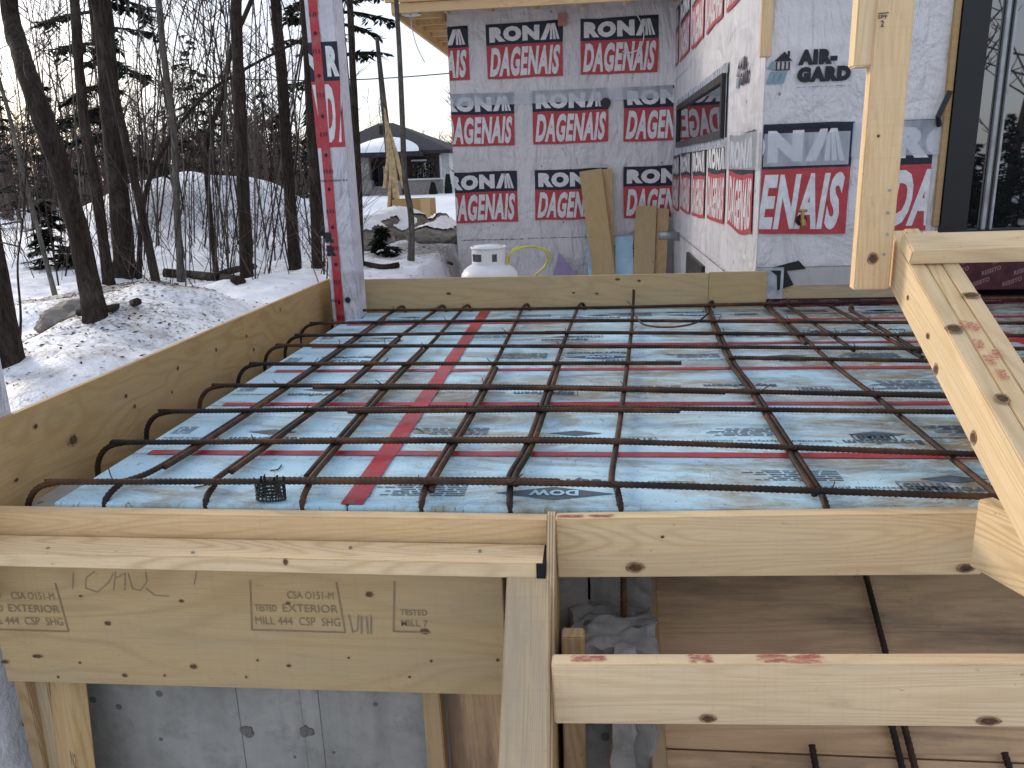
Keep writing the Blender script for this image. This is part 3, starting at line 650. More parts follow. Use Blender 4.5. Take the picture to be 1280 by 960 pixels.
strip('seam_tape', (tx1+.1, 1.80, 0), (tx1-.18, 4.34, 0), .07, ZF+.0035, 'red seam tape running lengthwise over the foam towards the patio door')
for k, y in enumerate(tapeY):
    strip('seam_tape', (-1.28, y+.008, 0), (2.95, y-.004, 0), .036, ZF+.0015, 'red seam tape laid crosswise over the foam, %s counted from the front form' % ORD[k])

# ================================================================== REBAR
RB = .0080
def rebar(name, pts, label, r=RB, group='rusty rebars of the slab mat', mat='rebar', ridge=True):
    pts = [Vector(p) for p in pts]
    # resample
    dens = []; step = .0042 if ridge else .02
    tot = 0; cum = [0]
    for a, b in zip(pts[:-1], pts[1:]): tot += (b-a).length; cum.append(tot)
    n = int(tot/step); j = 0
    for i in range(n+1):
        s = tot*i/n
        while j < len(cum)-2 and cum[j+1] < s: j += 1
        t = (s-cum[j])/max(1e-9, cum[j+1]-cum[j]); dens.append(pts[j].lerp(pts[j+1], min(1, t)))
    rad = [r*(1.10 if i % 3 == 0 else .93) for i in range(len(dens))] if ridge else r
    vs, fs = tubegeo(dens, rad, 7); 
    o = pyd(name, vs, fs, mat, None, None, True); return tag(o, label, 'rebar', group)
ZX, ZY = ZF+.036, ZF+.021
def sag(pts, amp=.004, seed=0):
    res = []
    for p in smooth_path(pts, 6): p = Vector(p); p.z += amp*.4*noise.noise(Vector((p.x*1.3, p.y*1.3, seed))); p.y += amp*noise.noise(Vector((p.x*.9, seed, 3))); p.x += amp*noise.noise(Vector((seed, p.y*.9, 7))); res.append(p)
    return res
xbars = [((85, 602), (640, 603), (1245, 621), (42, 640)), ((165, 553), (700, 551), (1216, 567), (120, 588)), ((222, 514), (700, 510), (1194, 515), (183, 547)), ((285, 482), (700, 483.5), (1180, 495), (243, 512)),
         ((330, 455), (700, 454), (852, 454), (293, 478)), ((360, 432), (700, 433), (1149, 435), (322, 455)), ((385, 419), (700, 416), (1140, 419), (352, 438)), ((402, 404), (700, 400.6), (1127, 403), (375, 420)), ((440, 388), (700, 385), (1117, 376), (398, 405))]
XB = []
for i, (a, m, b, h) in enumerate(xbars):
    A = P(*a, z=ZX); M_ = P(*m, z=ZX); B = P(*b, z=ZX)
    d = (B-M_).normalized(); E = B+d*(2.75-B.x) if i != 4 else B
    hx = A.x-.105
    pts = [Vector((hx-.012, A.y-.01, ZX-.16)), Vector((hx-.008, A.y-.008, ZX-.07)), Vector((hx+.025, A.y-.004, ZX-.018)), Vector((A.x-.02, A.y, ZX-.001)), Vector((A.x+.04, A.y, ZX)), M_, B]+([E] if i != 4 else [])
    rebar('rebar', sag(pts, .005, i+.3), 'hook-ended rusty rebar lying crosswise, %s crosswise bar counted from the front form' % ORD[i])
    XB.append((A, M_, B, E))
laps = [((339, 592), (700, 597.5), .013, 'beside the mesh bundle, doubling the first crosswise bar'), ((379, 546), (800, 549), .013, 'doubling the second crosswise bar'), ((399, 478), (905, 487), -.013, 'doubling the fourth crosswise bar'), ((1049, 489), (1180, 492), .013, 'doubling the right end of the fourth crosswise bar'),
        ((440, 509), (850, 513), -.013, 'doubling the third crosswise bar'), ((682, 414), (1000, 416), .012, 'doubling the seventh crosswise bar'), ((745, 388), (960, 383), -.012, 'doubling the bar nearest the back form')]
lap_i = [0, 1, 3, 3, 2, 6, 8]
def on_bar(bar, x):
    A, M_, B, E = bar
    return A.y+(M_.y-A.y)*(x-A.x)/(M_.x-A.x) if x < M_.x else M_.y+(B.y-M_.y)*(x-M_.x)/(B.x-M_.x)
for k, (a, b, off, t) in enumerate(laps):
    A = P(*a, z=ZX); B = P(*b, z=ZX); off = math.copysign(.0155, off); q = []
    for i_ in range(7): x = A.x+(B.x-A.x)*i_/6; q.append(Vector((x, on_bar(XB[lap_i[k]], x)+off, ZX-.001)))
    rebar('rebar', q, 'short rusty lap bar lying crosswise, '+t)
A = P(911, 447, z=ZX); B = P(1153, 451, z=ZX); rebar('rebar', [A, B, B+(B-A).normalized()*.8], 'rusty crosswise rebar starting beside the doubled lengthwise bars, no hook')
ybars = [[(95, 640), (151, 603), (199, 584), (290, 527), (380, 467), (478, 398), (505, 381)], [(230, 643), (270, 599), (340, 548), (439, 475), (495, 424.4), (553, 381)], [(359, 643), (394, 592), (440, 537), (491.5, 477), (537.5, 431), (584, 380)],
         [(515, 645), (538, 594), (587, 514.5), (615.6, 460.6), (655, 382)], [(633, 645), (637, 594), (664, 543), (698, 446), (722, 383)], [(781, 645), (765, 597), (773.7, 532), (787, 432), (790, 378)],
         [(1046, 643), (1012.6, 594.5), (944.7, 490), (913, 445), (883, 379)], [(1239, 612), (1180, 565), (1098.7, 499), (1035, 449.5), (960, 382)], [(1067, 438), (1020, 406), (981, 380)], [(1153, 447), (1090, 412), (1035, 381)], [(1150, 440), (1100, 410), (1062, 387)]]
YB = []
for i, px in enumerate(ybars):
    pts = [P(x, y, z=ZY) for x, y in px]
    if i < 7 :
        f = pts[0]; pts[0] = Vector((f.x, 1.710, ZY-.05)); 
        pts.insert(1, Vector((f.x*.75+pts[1].x*.25, 1.722, ZY-.014))); pts.insert(2, Vector((f.x*.45+pts[2].x*.55, 1.79, ZY-.001)))
    b = pts[-1]; dirx = (pts[-1]-pts[-2]).normalized()
    if i >= 7: 
        f = pts[0]; d = (pts[0]-pts[1]).normalized()
        if i == 7: pts.insert(0, f+d*.12)
    yb = 4.30
    b.y = min(b.y, yb)
    hook = [b+Vector((0, .0, .0)), b+Vector((.012, .025, .012)), b+Vector((.028, .055, .010)), b+Vector((.04, .068, -.03)), b+Vector((.042, .07, -.09))]
    tall = (i == 5)
    if tall: hook = [b, b+Vector((.003, .02, .035)), b+Vector((.004, .025, .09))]
    path = smooth_path(pts, 8)[:-1]+smooth_path(hook, 5)
    rebar('rebar', [p+Vector((.004*noise.noise(Vector((i, p.y, 0))), 0, 0)) for p in path], 'rusty rebar running lengthwise, %s counted from the plywood form on the tree side' % ORD[i])
    YB.append(pts)
    # lap bars beside them
lapY = [(0, (199, 584), (478, 398), .016, 'first'), (1, (300, 590), (500, 421), .016, 'second'), (2, (400, 598), (537, 432), -.016, 'third'), (3, (552, 612), (622, 455), .014, 'fourth'), (4, (645, 606), (700, 446), .014, 'fifth'), (6, (1030, 640), (886, 378), -.017, 'seventh'), (7, (1020, 440), (948, 379), -.017, 'eighth')]
for k, (i, a, b, off, o_) in enumerate(lapY):
    A = P(*a, z=ZY); B = P(*b, z=ZY); off = math.copysign(.0158, off); main = smooth_path(YB[i], 8)
    q = [p+Vector((off, 0, .001)) for p in main if A.y <= p.y <= B.y and p.z > ZY-.004]
    if len(q) > 2: rebar('rebar', q, 'rusty lap bar running lengthwise, tied beside the %s lengthwise bar' % o_)
rebar('rebar', smooth_path([P(795, 396, z=ZX+.006), P(806, 406, z=ZX), P(836, 409, z=ZX), P(868, 404, z=ZX), P(886, 391, z=ZX+.008)], 8), 'thin bent rebar offcut sagging between two lengthwise bars near the back form', r=.0048)
# tie wires at crossings
def tie_mesh(seed):
    rnd = random.Random(seed); mb = MB()
    mb.tube([Vector((.011*math.cos(a), .011*math.sin(a), .004*math.sin(2*a)+.006)) for a in [k*math.pi/4 for k in range(9)]], .0011, 4)
    mb.tube([(0.008, 0, .006), (.016, .006, .016), (.022+rnd.uniform(-.008, .012), .012, .026+rnd.uniform(-.01, .006))], .0015, 4)
    me = bpy.data.meshes.new('tie_wire'); me.from_pydata([tuple(v) for v in mb.v], [], mb.f); me.materials.append(MT['rebar']); return me
ties = [tie_mesh(k) for k in range(4)]; nt_k = 0
for (A, M_, B, E) in XB:
    for pts in YB:
        for a, b in zip(pts[:-1], pts[1:]):
            lo, hi = sorted((a.y, b.y)); 
            t = (A.y+(M_.y-A.y)*.5-a.y)/(b.y-a.y) if abs(b.y-a.y) > 1e-6 else -1
            if 0 <= t < 1:
                x = a.x+(b.x-a.x)*t
                yy = A.y+(M_.y-A.y)*min(1, (x-A.x)/(M_.x-A.x)) if x < M_.x else M_.y+(B.y-M_.y)*(x-M_.x)/(B.x-M_.x)
                if x < E.x and random.random() < .55:
                    o = bpy.data.objects.new('tie_wire', ties[nt_k % 4]); C.objects.link(o); o.location = (x, yy, ZX-.004); o.rotation_euler = (0, 0, random.uniform(0, 6.28)); nt_k += 1
                    tag(o, 'small twisted wire tie where two rusty rebars cross', 'wire tie', 'wire ties on the rebar crossings')
                break
# short offcuts of wire dropped on the foam
for k, (a, b) in enumerate((((243, 609), (268, 599)), ((338, 588), (352, 581)), ((470, 455), (485, 448)), ((520, 535), (530, 541)))):
    mb = MB(); A = P(*a, z=ZF+.003); B = P(*b, z=ZF+.003); m = (A+B)/2+Vector((.01, -.012, 0)); mb.tube(smooth_path([A, m, B], 5), .0018, 5)
    tag(mb.build('wire_offcut', ['rebar']), 'short dark wire offcut dropped on the blue foam', 'wire', 'wire offcuts on the foam')
# black mesh bundle by the front form
mbase = P(340, 632, y=1.734)
mb = MB(); rnd = random.Random(3)
for k in range(30):
    a = 2*math.pi*k/30; r = .036; b = Vector((mbase.x+r*math.cos(a), 1.734+r*.5*math.sin(a), ZF+.003)); h = .046+.012*rnd.random()
    t = b+Vector((rnd.uniform(-.008, .012), rnd.uniform(-.008, .008), h)); mb.tube([b, (b+t)/2+Vector((rnd.uniform(-.004, .004), 0, 0)), t], .0018, 4)
for j in range(5):
    z = ZF+.006+j*.009; mb.tube([Vector((mbase.x+.037*math.cos(k*math.pi/8), 1.734+.0185*math.sin(k*math.pi/8), z)) for k in range(17)], .0022, 4)
o = mb.build('mesh_bundle', ['dark']); tag(o, 'small upright bundle of black wire mesh on the foam', 'mesh bundle')

# ================================================================== FORMWORK
def thing_beam(name, A, B, z, w, t, mat, label, cat, bev=.003, group=None): return tag(beam(name, A, B, z, w, t, mat, None, bev), label, cat, group)
lf = thing_beam('form_panel', (-1.495, 1.52, -.785), (-1.495, 4.42, -.785), uz, .43, .019, 'plywood_warm', 'long plywood side form standing between the snowbank and the slab', 'form panel', .002)
bf = thing_beam('form_panel', (-1.475, 4.385, -.785), (.61, 4.375, -.785), uz, .42, .019, 'plywood', 'long plywood back form standing in front of the propane tank', 'form panel', .002)
bf2 = thing_beam('form_panel', (.612, 4.374, -.785), (.915, 4.368, -.785), uz, .43, .019, 'plywood', 'short plywood back form butting against the house corner', 'form panel', .002)
for k in range(4):
    y = 1.75+k*.8; thing_beam('stake', (-1.524, y, -1.72), (-1.524, y, -.66), uy, .089, .038, 'lumber_dull', 'wooden stake nailed outside the plywood side form', 'stake', group='stakes behind the side form')
for k in range(3):
    x = -1.1+k*.8; thing_beam('stake', (x, 4.414, -1.72), (x, 4.41, -.65), ux, .089, .038, 'lumber_dull', 'wooden stake nailed behind the long plywood back form', 'stake', group='stakes behind the back form')
# front: plywood face, top 2x4 on edge, 2x4 waler lying flat
XL, XR = -1.52, -.108
fp = thing_beam('form_panel', (XL, 1.672, -1.041), (-.215, 1.672, -1.031), uz, .405, .019, 'plywood', 'stamped plywood front form below the doubled lumber', 'form panel', .002)
pa = thing_beam('plank', (XL, 1.684, -.806), (XR, 1.684, -.811), uz, .079, .038, 'lumber', 'upper lumber plank on edge along the top of the front form', 'plank')
pb = thing_beam('plank', (XL, 1.612, -.842), (XR-.004, 1.612, -.846), uy, .092, .036, 'lumber_pale', 'lower weathered plank lying flat along the front form', 'plank')
bend = box('dark_end', XR-.02, XR-.0005, 1.563, 1.657, -.866, -.828, 'shade', pb, .001)
kn = Print()
st = Print()
def stamp(p, u, s=1.0, part=0):
    p.line([(u+.012, .135), (u, .0), (u+.235, .0), (u+.225, .135)] if part == 0 else [(u+.012, .135), (u, .0), (u+.09, .0)], .0035, 0)
    if part == 0:
        p.text('CSA O151-M', u+.10, u+.215, .088, .108, 0, bold=.0); p.text('EXTERIOR', u+.085, u+.222, .052, .073, 0, bold=.0); p.text('TESTED', u+.015, u+.07, .052, .07, 0, bold=.01)
        p.text('MILL 444  CSP  SHG', u+.012, u+.225, .016, .038, 0, bold=.0)
    else:
        p.text('TESTED', u+.02, u+.085, .045, .06, 0, bold=.01); p.text('MILL 7', u+.02, u+.085, .015, .032, 0, bold=.01)
def pxu(px, py): return P(px, py, y=1.6625)
o0 = pxu(0, 785); xd = (pxu(520, 788)-o0).normalized()
for px, py, part in ((-22, 786, 0), (315, 787, 0), (492, 789, 1)):
    q = Print(); stamp(q, 0, 1, part); a = pxu(px, py); q.lay('mill_stamp', (a.x, 1.6625, a.z), ux, uz, ['stamp'], fp, base=.001)
q = Print()
def scr(pts, wd=.0022):
    base = pxu(90, 745); q.line([((pxu(x, y)-base).x, (pxu(x, y)-base).z) for x, y in pts], wd, 0)
scr([(92, 715), (91, 736)]); scr([(119, 714), (108, 722), (107, 735), (122, 740), (136, 728), (142, 716)]); scr([(145, 714), (142, 738)]); scr([(146, 722), (157, 716), (156, 738)]); scr([(160, 716), (166, 736), (176, 738), (184, 726), (182, 714)]); scr([(182, 735), (194, 744), (212, 745)]); scr([(246, 714), (243, 730)])
for k in range(3): scr([(452+k*6, 770), (452+k*6+(2 if k == 1 else 0), 792)], .004)
scr([(436, 768), (441, 790), (447, 788), (448, 768)], .003)
a = pxu(90, 745); q.lay('pencil_writing', (a.x, 1.6625, a.z), ux, uz, ['pencil'], fp, base=.001)
for (px, py) in ((60, 685), (241, 690), (438, 684), (600, 688)):
    p = P(px, py, z=-.8235); nb = MB(); nb.tube([p+Vector((0, 0, -.002)), p+Vector((0, 0, .0012))], .004, 8); nb.build('nail_head', ['metal'], pb)
# side plywood of the stair with its sloping cut edge
yE0, zE0, yE1, zE1 = 1.635, -.745, 1.15, -1.52
tk = .018; xe = -.098
vs = [(yE0, zE0), (yE1, zE1), (1.15, -1.70), (1.79, -1.70), (1.79, -.80), (1.655, -.80), (1.655, zE0+.0)]
n = len(vs); V = [(xe-tk/2, y, z) for y, z in vs]+[(xe+tk/2, y, z) for y, z in vs]
Fc = [tuple(range(n))[::-1], tuple(range(n, 2*n))]+[(i, (i+1) % n, (i+1) % n+n, i+n) for i in range(n)]
mwS = Matrix.Translation((xe, 1.4, -1.1)); V = [tuple(Vector(v)-Vector((xe, 1.4, -1.1))) for v in V]
o = pyd('stair_side_form', V, Fc, ['plywood_warm', 'ply_edge'], None, mwS, False, [0, 0]+[1]*n); tag(o, 'plywood side form of the stair with its layered edge showing', 'form panel')
# kicker leaning against the front form
a0, a1 = P(635, 706, y=1.60), P(687, 706, y=1.60); b0, b1 = P(620, 975, y=1.22), P(690, 975, y=1.22)
kA = (a0+a1)/2; kB = (b0+b1)/2; kd = (kB-kA).normalized()
thing_beam('kicker', kA+Vector((0, .0, -.012)), kB+kd*.45, ux, .094, .036, 'lumber_old', 'weathered kicker plank leaning against the front form beside the stair side', 'plank')
# risers
r1 = thing_beam('riser_board', (-.088, 1.676, -.838), (.835, 1.684, -.815), uz, .146, .038, 'lumber_pale', 'topmost stair riser board level with the foam', 'riser board')
YR2 = 1.38
r2a, r2b = P(702, 866, y=YR2), P(1280, 866, y=YR2)
r2 = thing_beam('riser_board', (-.086, YR2+.019, -1.018), (.86, YR2+.025, -.988), uz, .137, .038, 'lumber_pale', 'lower stair riser board with red crayon smudges on top', 'riser board')
def crayon(parent, O, u, v, spots, seed):
    rnd = random.Random(seed); p = Print()
    for (cu, cv, wu, wv) in spots:
        for k in range(60):
            a = cu+rnd.uniform(-.5, .5)*wu; b = cv+rnd.uniform(-.5, .5)*wv; p.line([(a-wu*.12, b-.001), (a, b+.0012), (a+wu*.14, b)], rnd.uniform(.0005, .0015), 0)
    p.lay('crayon_mark', O, u, v, ['crayon'], parent, base=.0012)
dR = Vector((.946, .006, .030)).normalized()
crayon(r2, Vector((-.086, YR2+.001, -1.018))+Vector((0, .0, .0685)), dR, uy, [(.07, .018, .06, .018), (.29, .018, .04, .026), (.46, .018, .11, .028)], 4)
crayon(r1, Vector((-.088, 1.658, -.765)), Vector((.923, .008, .023)), uy, [(.03, .012, .05, .01), (.10, .012, .05, .01)], 5)
YR3 = 1.08
thing_beam('riser_board', (-.086, YR3, -1.20), (.86, YR3+.006, -1.17), uz, .14, .038, 'lumber', 'lowest stair riser board near the foot of the stair form', 'riser board')
# right side form of the stair
RA = P(1223, 672, y=1.60); d = (Vector((.833, 1.494, 0))-Vector((.793, 1.6, 0))).normalized()
rq = [P(1222, 640, y=1.615), P(1222, 707, y=1.615)]
zt, zb = rq[0].z, rq[1].z
zt = -.690; sA = Vector((rq[0].x+.015, 1.622, (zt+zb)/2)); 
thing_beam('stair_side_board', sA, sA+d*.62, uz, (zt-zb)*1.02, .038, 'lumber_pale', 'pale side board of the stair under the sloping triple brace', 'plank')
# soffit of the stair with rebars
sl = .64; 
def sof(y): return -1.30+sl*(y-1.75)
n0 = Vector((0, -sl, 1)).normalized(); sd_ = Vector((0, 1, sl)).normalized()
xa_, xb_ = .165, 1.15
c0 = Vector(((xa_+xb_)/2, 1.0, sof(1.0)))-n0*.009; c1 = Vector(((xa_+xb_)/2, 2.12, sof(2.12)))-n0*.009
for j, (ya, yb) in enumerate(((.90, 1.655), (1.658, 2.20))):
    A = Vector((xa_, (ya+yb)/2, sof((ya+yb)/2)))-n0*.009; B = A+Vector((xb_-xa_, 0, 0)); wd = (yb-ya)*math.sqrt(1+sl*sl)-.001
    o = thing_beam('soffit_form', A, B, sd_, wd, .018, 'plywood_dirty', ('lower' if j == 0 else 'upper')+' stained plywood panel under the stair risers', 'form panel', .002)
thing_beam('joist', Vector((xa_-.0195, .95, sof(.95)-.03)), Vector((xa_-.0195, 2.1, sof(2.1)-.03)), n0, .12, .036, 'lumber_dull', 'dull joist along the edge of the stained soffit plywood', 'joist')
for k, px in enumerate(((1020, 960), (1128, 960), (1144, 960), (1262, 960))):
    r = ray(*px); t = (-1.30-sl*1.75+.02)/(r.z-sl*r.y); p = r*t
    yb = (2.1 if k in (2,) else (1.72 if k == 1 else 1.66))
    A = Vector((p.x, 1.0, sof(1.0)+.02)); B = Vector((p.x, yb, sof(yb)+.02))
    if k == 2: A.x += .0; 
    rebar('rebar', [A, B], ['short rusty rebar sloping over the stained soffit plywood beside the joist', 'short rusty rebar doubling the long sloping bar over the stair soffit', 'long rusty rebar sloping over both stained soffit panels', 'rusty rebar sloping over the soffit near the stair side board'][k], group='rebars of the stair')
pq = P(779, 757, y=1.78); rebar('rebar', [Vector((pq.x, 1.76, pq.z-.015)), Vector((pq.x, 1.765, -.86))], 'short rusty dowel standing out of the rough concrete ledge', group='rebars of the stair')
# concrete below
cw = box('foundation_wall', -1.50, -.02, 1.80, 1.98, -1.9, -.815, 'concrete', None, .004); tag(cw, 'grey cast concrete foundation wall under the front form', 'concrete wall')
for k, px in enumerate((300, 378, 401)):
    a = P(px, 900, y=1.80); box('board_seam', a.x-.0008, a.x+.0008, 1.7985, 1.8015, -1.9, -.82, 'rubble' if k == 1 else 'gravel', cw, 0)
for k, (px, py) in enumerate(((310, 914), (383, 914), (20, 905))):
    a = P(px, py, y=1.80); bm = bmesh.new(); bmesh.ops.create_icosphere(bm, subdivisions=3, radius=.016)
    for v in bm.verts: v.co *= 1+.5*noise.noise(v.co*90+Vector((k, 0, 0))); v.co.y *= .5; v.co.x *= 1.3
    me = bpy.data.meshes.new('tie_hole'); bm.to_mesh(me); bm.free(); link('tie_hole', me, 'gravel', cw, Matrix.Translation((a.x, 1.80, a.z)), True)
# rough ledge and buttress seen through the stair
def lumpy(name, x0, x1, y0, y1, z0, z1, mat, amp, label=None, cat=None, seed=0, sub=5, parent=None):
    bm = bmesh.new(); bmesh.ops.create_cube(bm, size=1); bmesh.ops.subdivide_edges(bm, edges=bm.edges[:], cuts=sub, use_grid_fill=True)
    for v in bm.verts:
        v.co = Vector((v.co.x*(x1-x0), v.co.y*(y1-y0), v.co.z*(z1-z0)))
        nn = noise.noise_vector((v.co+Vector((seed, 0, 0)))*11)+.6*noise.noise_vector((v.co+Vector((seed, 0, 0)))*31); v.co += nn*amp
    me = bpy.data.meshes.new(name); bm.to_mesh(me); bm.free()
    o = link(name, me, mat, parent, Matrix.Translation(((x0+x1)/2, (y0+y1)/2, (z0+z1)/2)), False)
    return tag(o, label, cat)
cl = lumpy('concrete_ledge', -.012, .140, 1.83, 2.02, -1.9, -.985, 'rubble', .020, 'rough concrete ledge behind the gap of the stair form', 'concrete', 2, 26)
lumpy('footing_step', -.06, .138, 1.62, 1.825, -1.9, -1.07, 'rubble', .020, 'crusted concrete footing step in the gap of the stair form', 'concrete', 5, 26)
lumpy('footing_rib', .035, .085, 1.50, 1.63, -1.9, -1.06, 'rubble', .014, 'narrow concrete rib standing in the stair gap', 'concrete', 9, 22)
thing_beam('cleat', (-.050, 1.60, -1.60), (-.050, 1.56, -.99), ux, .05, .038, 'lumber_dull', 'rough upright cleat beside the stair side form', 'cleat')
# studs in front of the foundation wall
a = P(62, 850, y=1.75); b = P(85, 965, y=1.66)
thing_beam('stake', Vector((-1.415, 1.745, -1.235)), Vector((-1.395, 1.66, -1.75)), Vector((.85, -.52, 0)), .125, .045, 'lumber', 'short stamped stake under the front form beside a paler twin', 'stake')
thing_beam('stake', Vector((-1.500, 1.755, -1.235)), Vector((-1.485, 1.73, -1.75)), ux, .055, .038, 'lumber_old', 'greyed stake under the front form behind the stamped stake', 'stake')
q = Print(); q.text('N2', 0, .03, 0, .045, 0, bold=.01); q.lay('lumber_stamp', P(92, 955, y=1.642), Vector((.85, -.52, 0)), Vector((.05, 0, 1)), ['ink'], bpy.data.objects['stake.007'], base=.004)
thing_beam('stake', Vector((-.415, 1.73, -1.225)), Vector((-.40, 1.70, -1.75)), ux, .046, .05, 'lumber_dull', 'narrow stake standing beside the dark plywood offcut', 'stake')
thing_beam('plywood_offcut', Vector((-.290, 1.755, -1.225)), Vector((-.282, 1.745, -1.75)), ux, .19, .016, 'plywood_dirty', 'dark plywood offcut standing under the end of the front form', 'plywood')

def knot(parent, p, u, v, ru, rv, seed=0):
    r = random.Random(seed); def_ = lambda k: [(ru*k*math.cos(a)*(1+r.uniform(-.12, .12)), rv*k*math.sin(a)*(1+r.uniform(-.12, .12))) for a in [i*.449 for i in range(14)]]
    Print().poly(def_(1.0), 1, 0).poly(def_(.68), 0, 1).lay('knot', p, u, v, ['knot', 'knot_ring'], parent, base=.0011, step=.0006)
def knots_y(parent, Y, lst, u=None):
    for k, (px, py, a, b) in enumerate(lst): p = P(px, py, y=Y); s_ = p.length/1150; knot(parent, p, u or ux, uz, a*s_, b*s_, k)
knots_y(fp, 1.6625, [(227, 751, 4, 2.5), (135, 779, 5, 3.5), (462, 743, 6, 5), (531, 789, 7, 5), (242, 833, 6, 4), (360, 754, 4, 3), (361, 832, 4, 2.5), (7, 827, 6, 3), (47, 820, 8, 3), (100, 828, 2, 2), (156, 844, 4, 3), (206, 844, 2, 2), (322, 825, 2, 2), (308, 846, 2, 2), (539, 826, 2.5, 2.5), (622, 825, 2.5, 3), (512, 846, 2.5, 2), (436, 822, 2, 2), (73, 846, 2, 2), (101, 745, 3, 1.5)])
knots_y(pb, 1.5655, [(357, 702, 3.5, 5.5)]); knots_y(r1, 1.6565, [(794, 709, 13, 8), (828, 671, 3, 2.2)]); knots_y(r1, 1.664, [(1207, 710, 11, 6)]); knots_y(r2, YR2, [(885, 898, 11, 6)]); knots_y(r2, YR2+.0045, [(1236, 901, 14, 6)])
knots_y(bf, 4.373, [(652, 352, 4, 2.5), (614, 356, 1.5, 1.5), (561, 367, 4, 2.5), (642, 370, 4, 3), (702, 356, 2, 2.5), (705, 347, 2, 1.5)]); knots_y(bf, 4.367, [(772, 349, 4, 2), (799, 351, 3, 2), (746, 367, 3, 1.5), (717, 366, 2.5, 1.5)])
for k, (px, py, a, b) in enumerate(((44, 533, 4, 4), (91, 550, 9, 10), (157, 495, 3, 4), (168, 508, 3, 4), (222, 460, 3, 4), (270, 437, 2.5, 4), (308, 420, 2, 4), (215, 490, 2, 3), (317, 437, 2.5, 4), (350, 387, 2, 4), (20, 600, 4, 4), (120, 585, 3, 3))):
    p = P(px, py, x=-1.4855); s_ = p.length/1400; knot(lf, p, uy, uz, a*s_*1.5, b*s_, 50+k)
# ================================================================== BRACE, POST, RAIL
XBr = .762
la, lb = P(1115, 365, x=XBr), P(1252, 632, x=XBr); bd = (lb-la).normalized(); bn = Vector((0, -bd.z, bd.y)); bn = bn if bn.z > 0 else -bn
wB = .114
top = la-bd*.115+bn*wB/2; bot = lb+bd*.16+bn*wB/2
br = empty('triple_brace', (XBr, bot.y, bot.z), 'sloping brace of three laminated planks with red crayon marks', 'brace')
plies = []
for k in range(3):
    x = XBr+.019+.0388*k; dz = (0, .003, -.002)[k]; sh = (0, .012, -.01)[k]
    plies.append(beam('ply', (x, top.y+sh, top.z+dz), (x, bot.y, bot.z+dz), bn, wB, .038, ['lumber_pale', 'lumber_pale', 'lumber_pale'][k], br, .0025))
for o in plies:                                   # feet cut level where they sit on the side board
    bm = bmesh.new(); bm.from_mesh(o.data); mw = world_of(o); inv = mw.inverted()
    bmesh.ops.bisect_plane(bm, geom=bm.verts[:]+bm.edges[:]+bm.faces[:], plane_co=inv @ Vector((0, 0, -.687)), plane_no=inv.to_3x3() @ Vector((0, 0, -1)), clear_outer=True)
    bmesh.ops.holes_fill(bm, edges=[e for e in bm.edges if e.is_boundary]); bm.to_mesh(o.data); bm.free()
for k, (px, py) in enumerate(((1205, 408), (1222, 432), (1236, 452), (1245, 445), (1252, 470), (1218, 410))):
    r = ray(px, py); o_ = Vector((0, top.y, top.z))+bn*wB/2; t = o_.dot(bn)/r.dot(bn); p = r*t
    pl = plies[1] if p.x < XBr+.0776 else plies[2]
    crayon(pl, p+bn*.0035, ux, bn.cross(ux), [(0, 0, .018, .03)], 20+k)
for k, (px, py, a, b) in enumerate(((1170, 462, 4, 7), (1217, 547, 5, 8), (1160, 420, 3, 4), (1135, 372, 2, 3))):
    p = P(px, py, x=XBr); s_ = p.length/1000; knot(plies[0], p, -uy, uz, a*s_*1.6, b*s_, 80+k)
for k, (px, py, a, b) in enumerate(((1192, 413, 10, 6), (1252, 500, 8, 6), (1213, 371, 10, 4))):
    r = ray(px, py); o_ = Vector((0, top.y, top.z))+bn*wB/2; t = o_.dot(bn)/r.dot(bn); p = r*t; s_ = p.length/1000
    knot(plies[0 if p.x < XBr+.038 else (1 if p.x < XBr+.0776 else 2)], p+bn*.0035, ux, bn.cross(ux), a*s_, b*s_*1.4, 90+k)
# scaffold post
Yp = 2.12; pz0 = P(1090, 362, y=Yp).z
post = empty('prop_post', (.705, Yp, pz0), 'pale vertical prop post nailed against the triple brace', 'post')
px0, px1 = P(1072, 300, y=Yp).x, P(1113.5, 340, y=Yp).x
beam('plank', ((px0+px1)/2, Yp+.019, pz0), ((px0+px1)/2, Yp+.019, 2.2), ux, px1-px0, .038, 'lumber', post, .003)
zs = P(1078, 83, y=Yp).z
beam('scab', (px0-.017, Yp+.030, zs), (px0-.017, Yp+.030, 2.2), ux, .044, .05, 'lumber_pale', post, .004)
q = Print(); q.text('SPF', 0, .022, .018, .026, 0, bold=.01); q.text('2', .008, .015, 0, .014, 0, bold=.02); q.line([(0, .029), (.024, .0305)], .002, 0)
q.lay('lumber_stamp', P(1096, 34, y=Yp), ux, uz, ['ink'], post, base=.001)
knots_y(post, Yp, [(1091, 323, 7, 8), (1098, 170, 2, 2)])
for (x, y) in ((1112, 238), (1110, 266), (1109, 293), (1105, 318)):
    p = P(x, y, y=Yp); mb = MB(); mb.tube([p+Vector((0, .002, 0)), p-Vector((0, .0015, 0))], .004, 8); mb.build('nail_head', ['metal'], post)
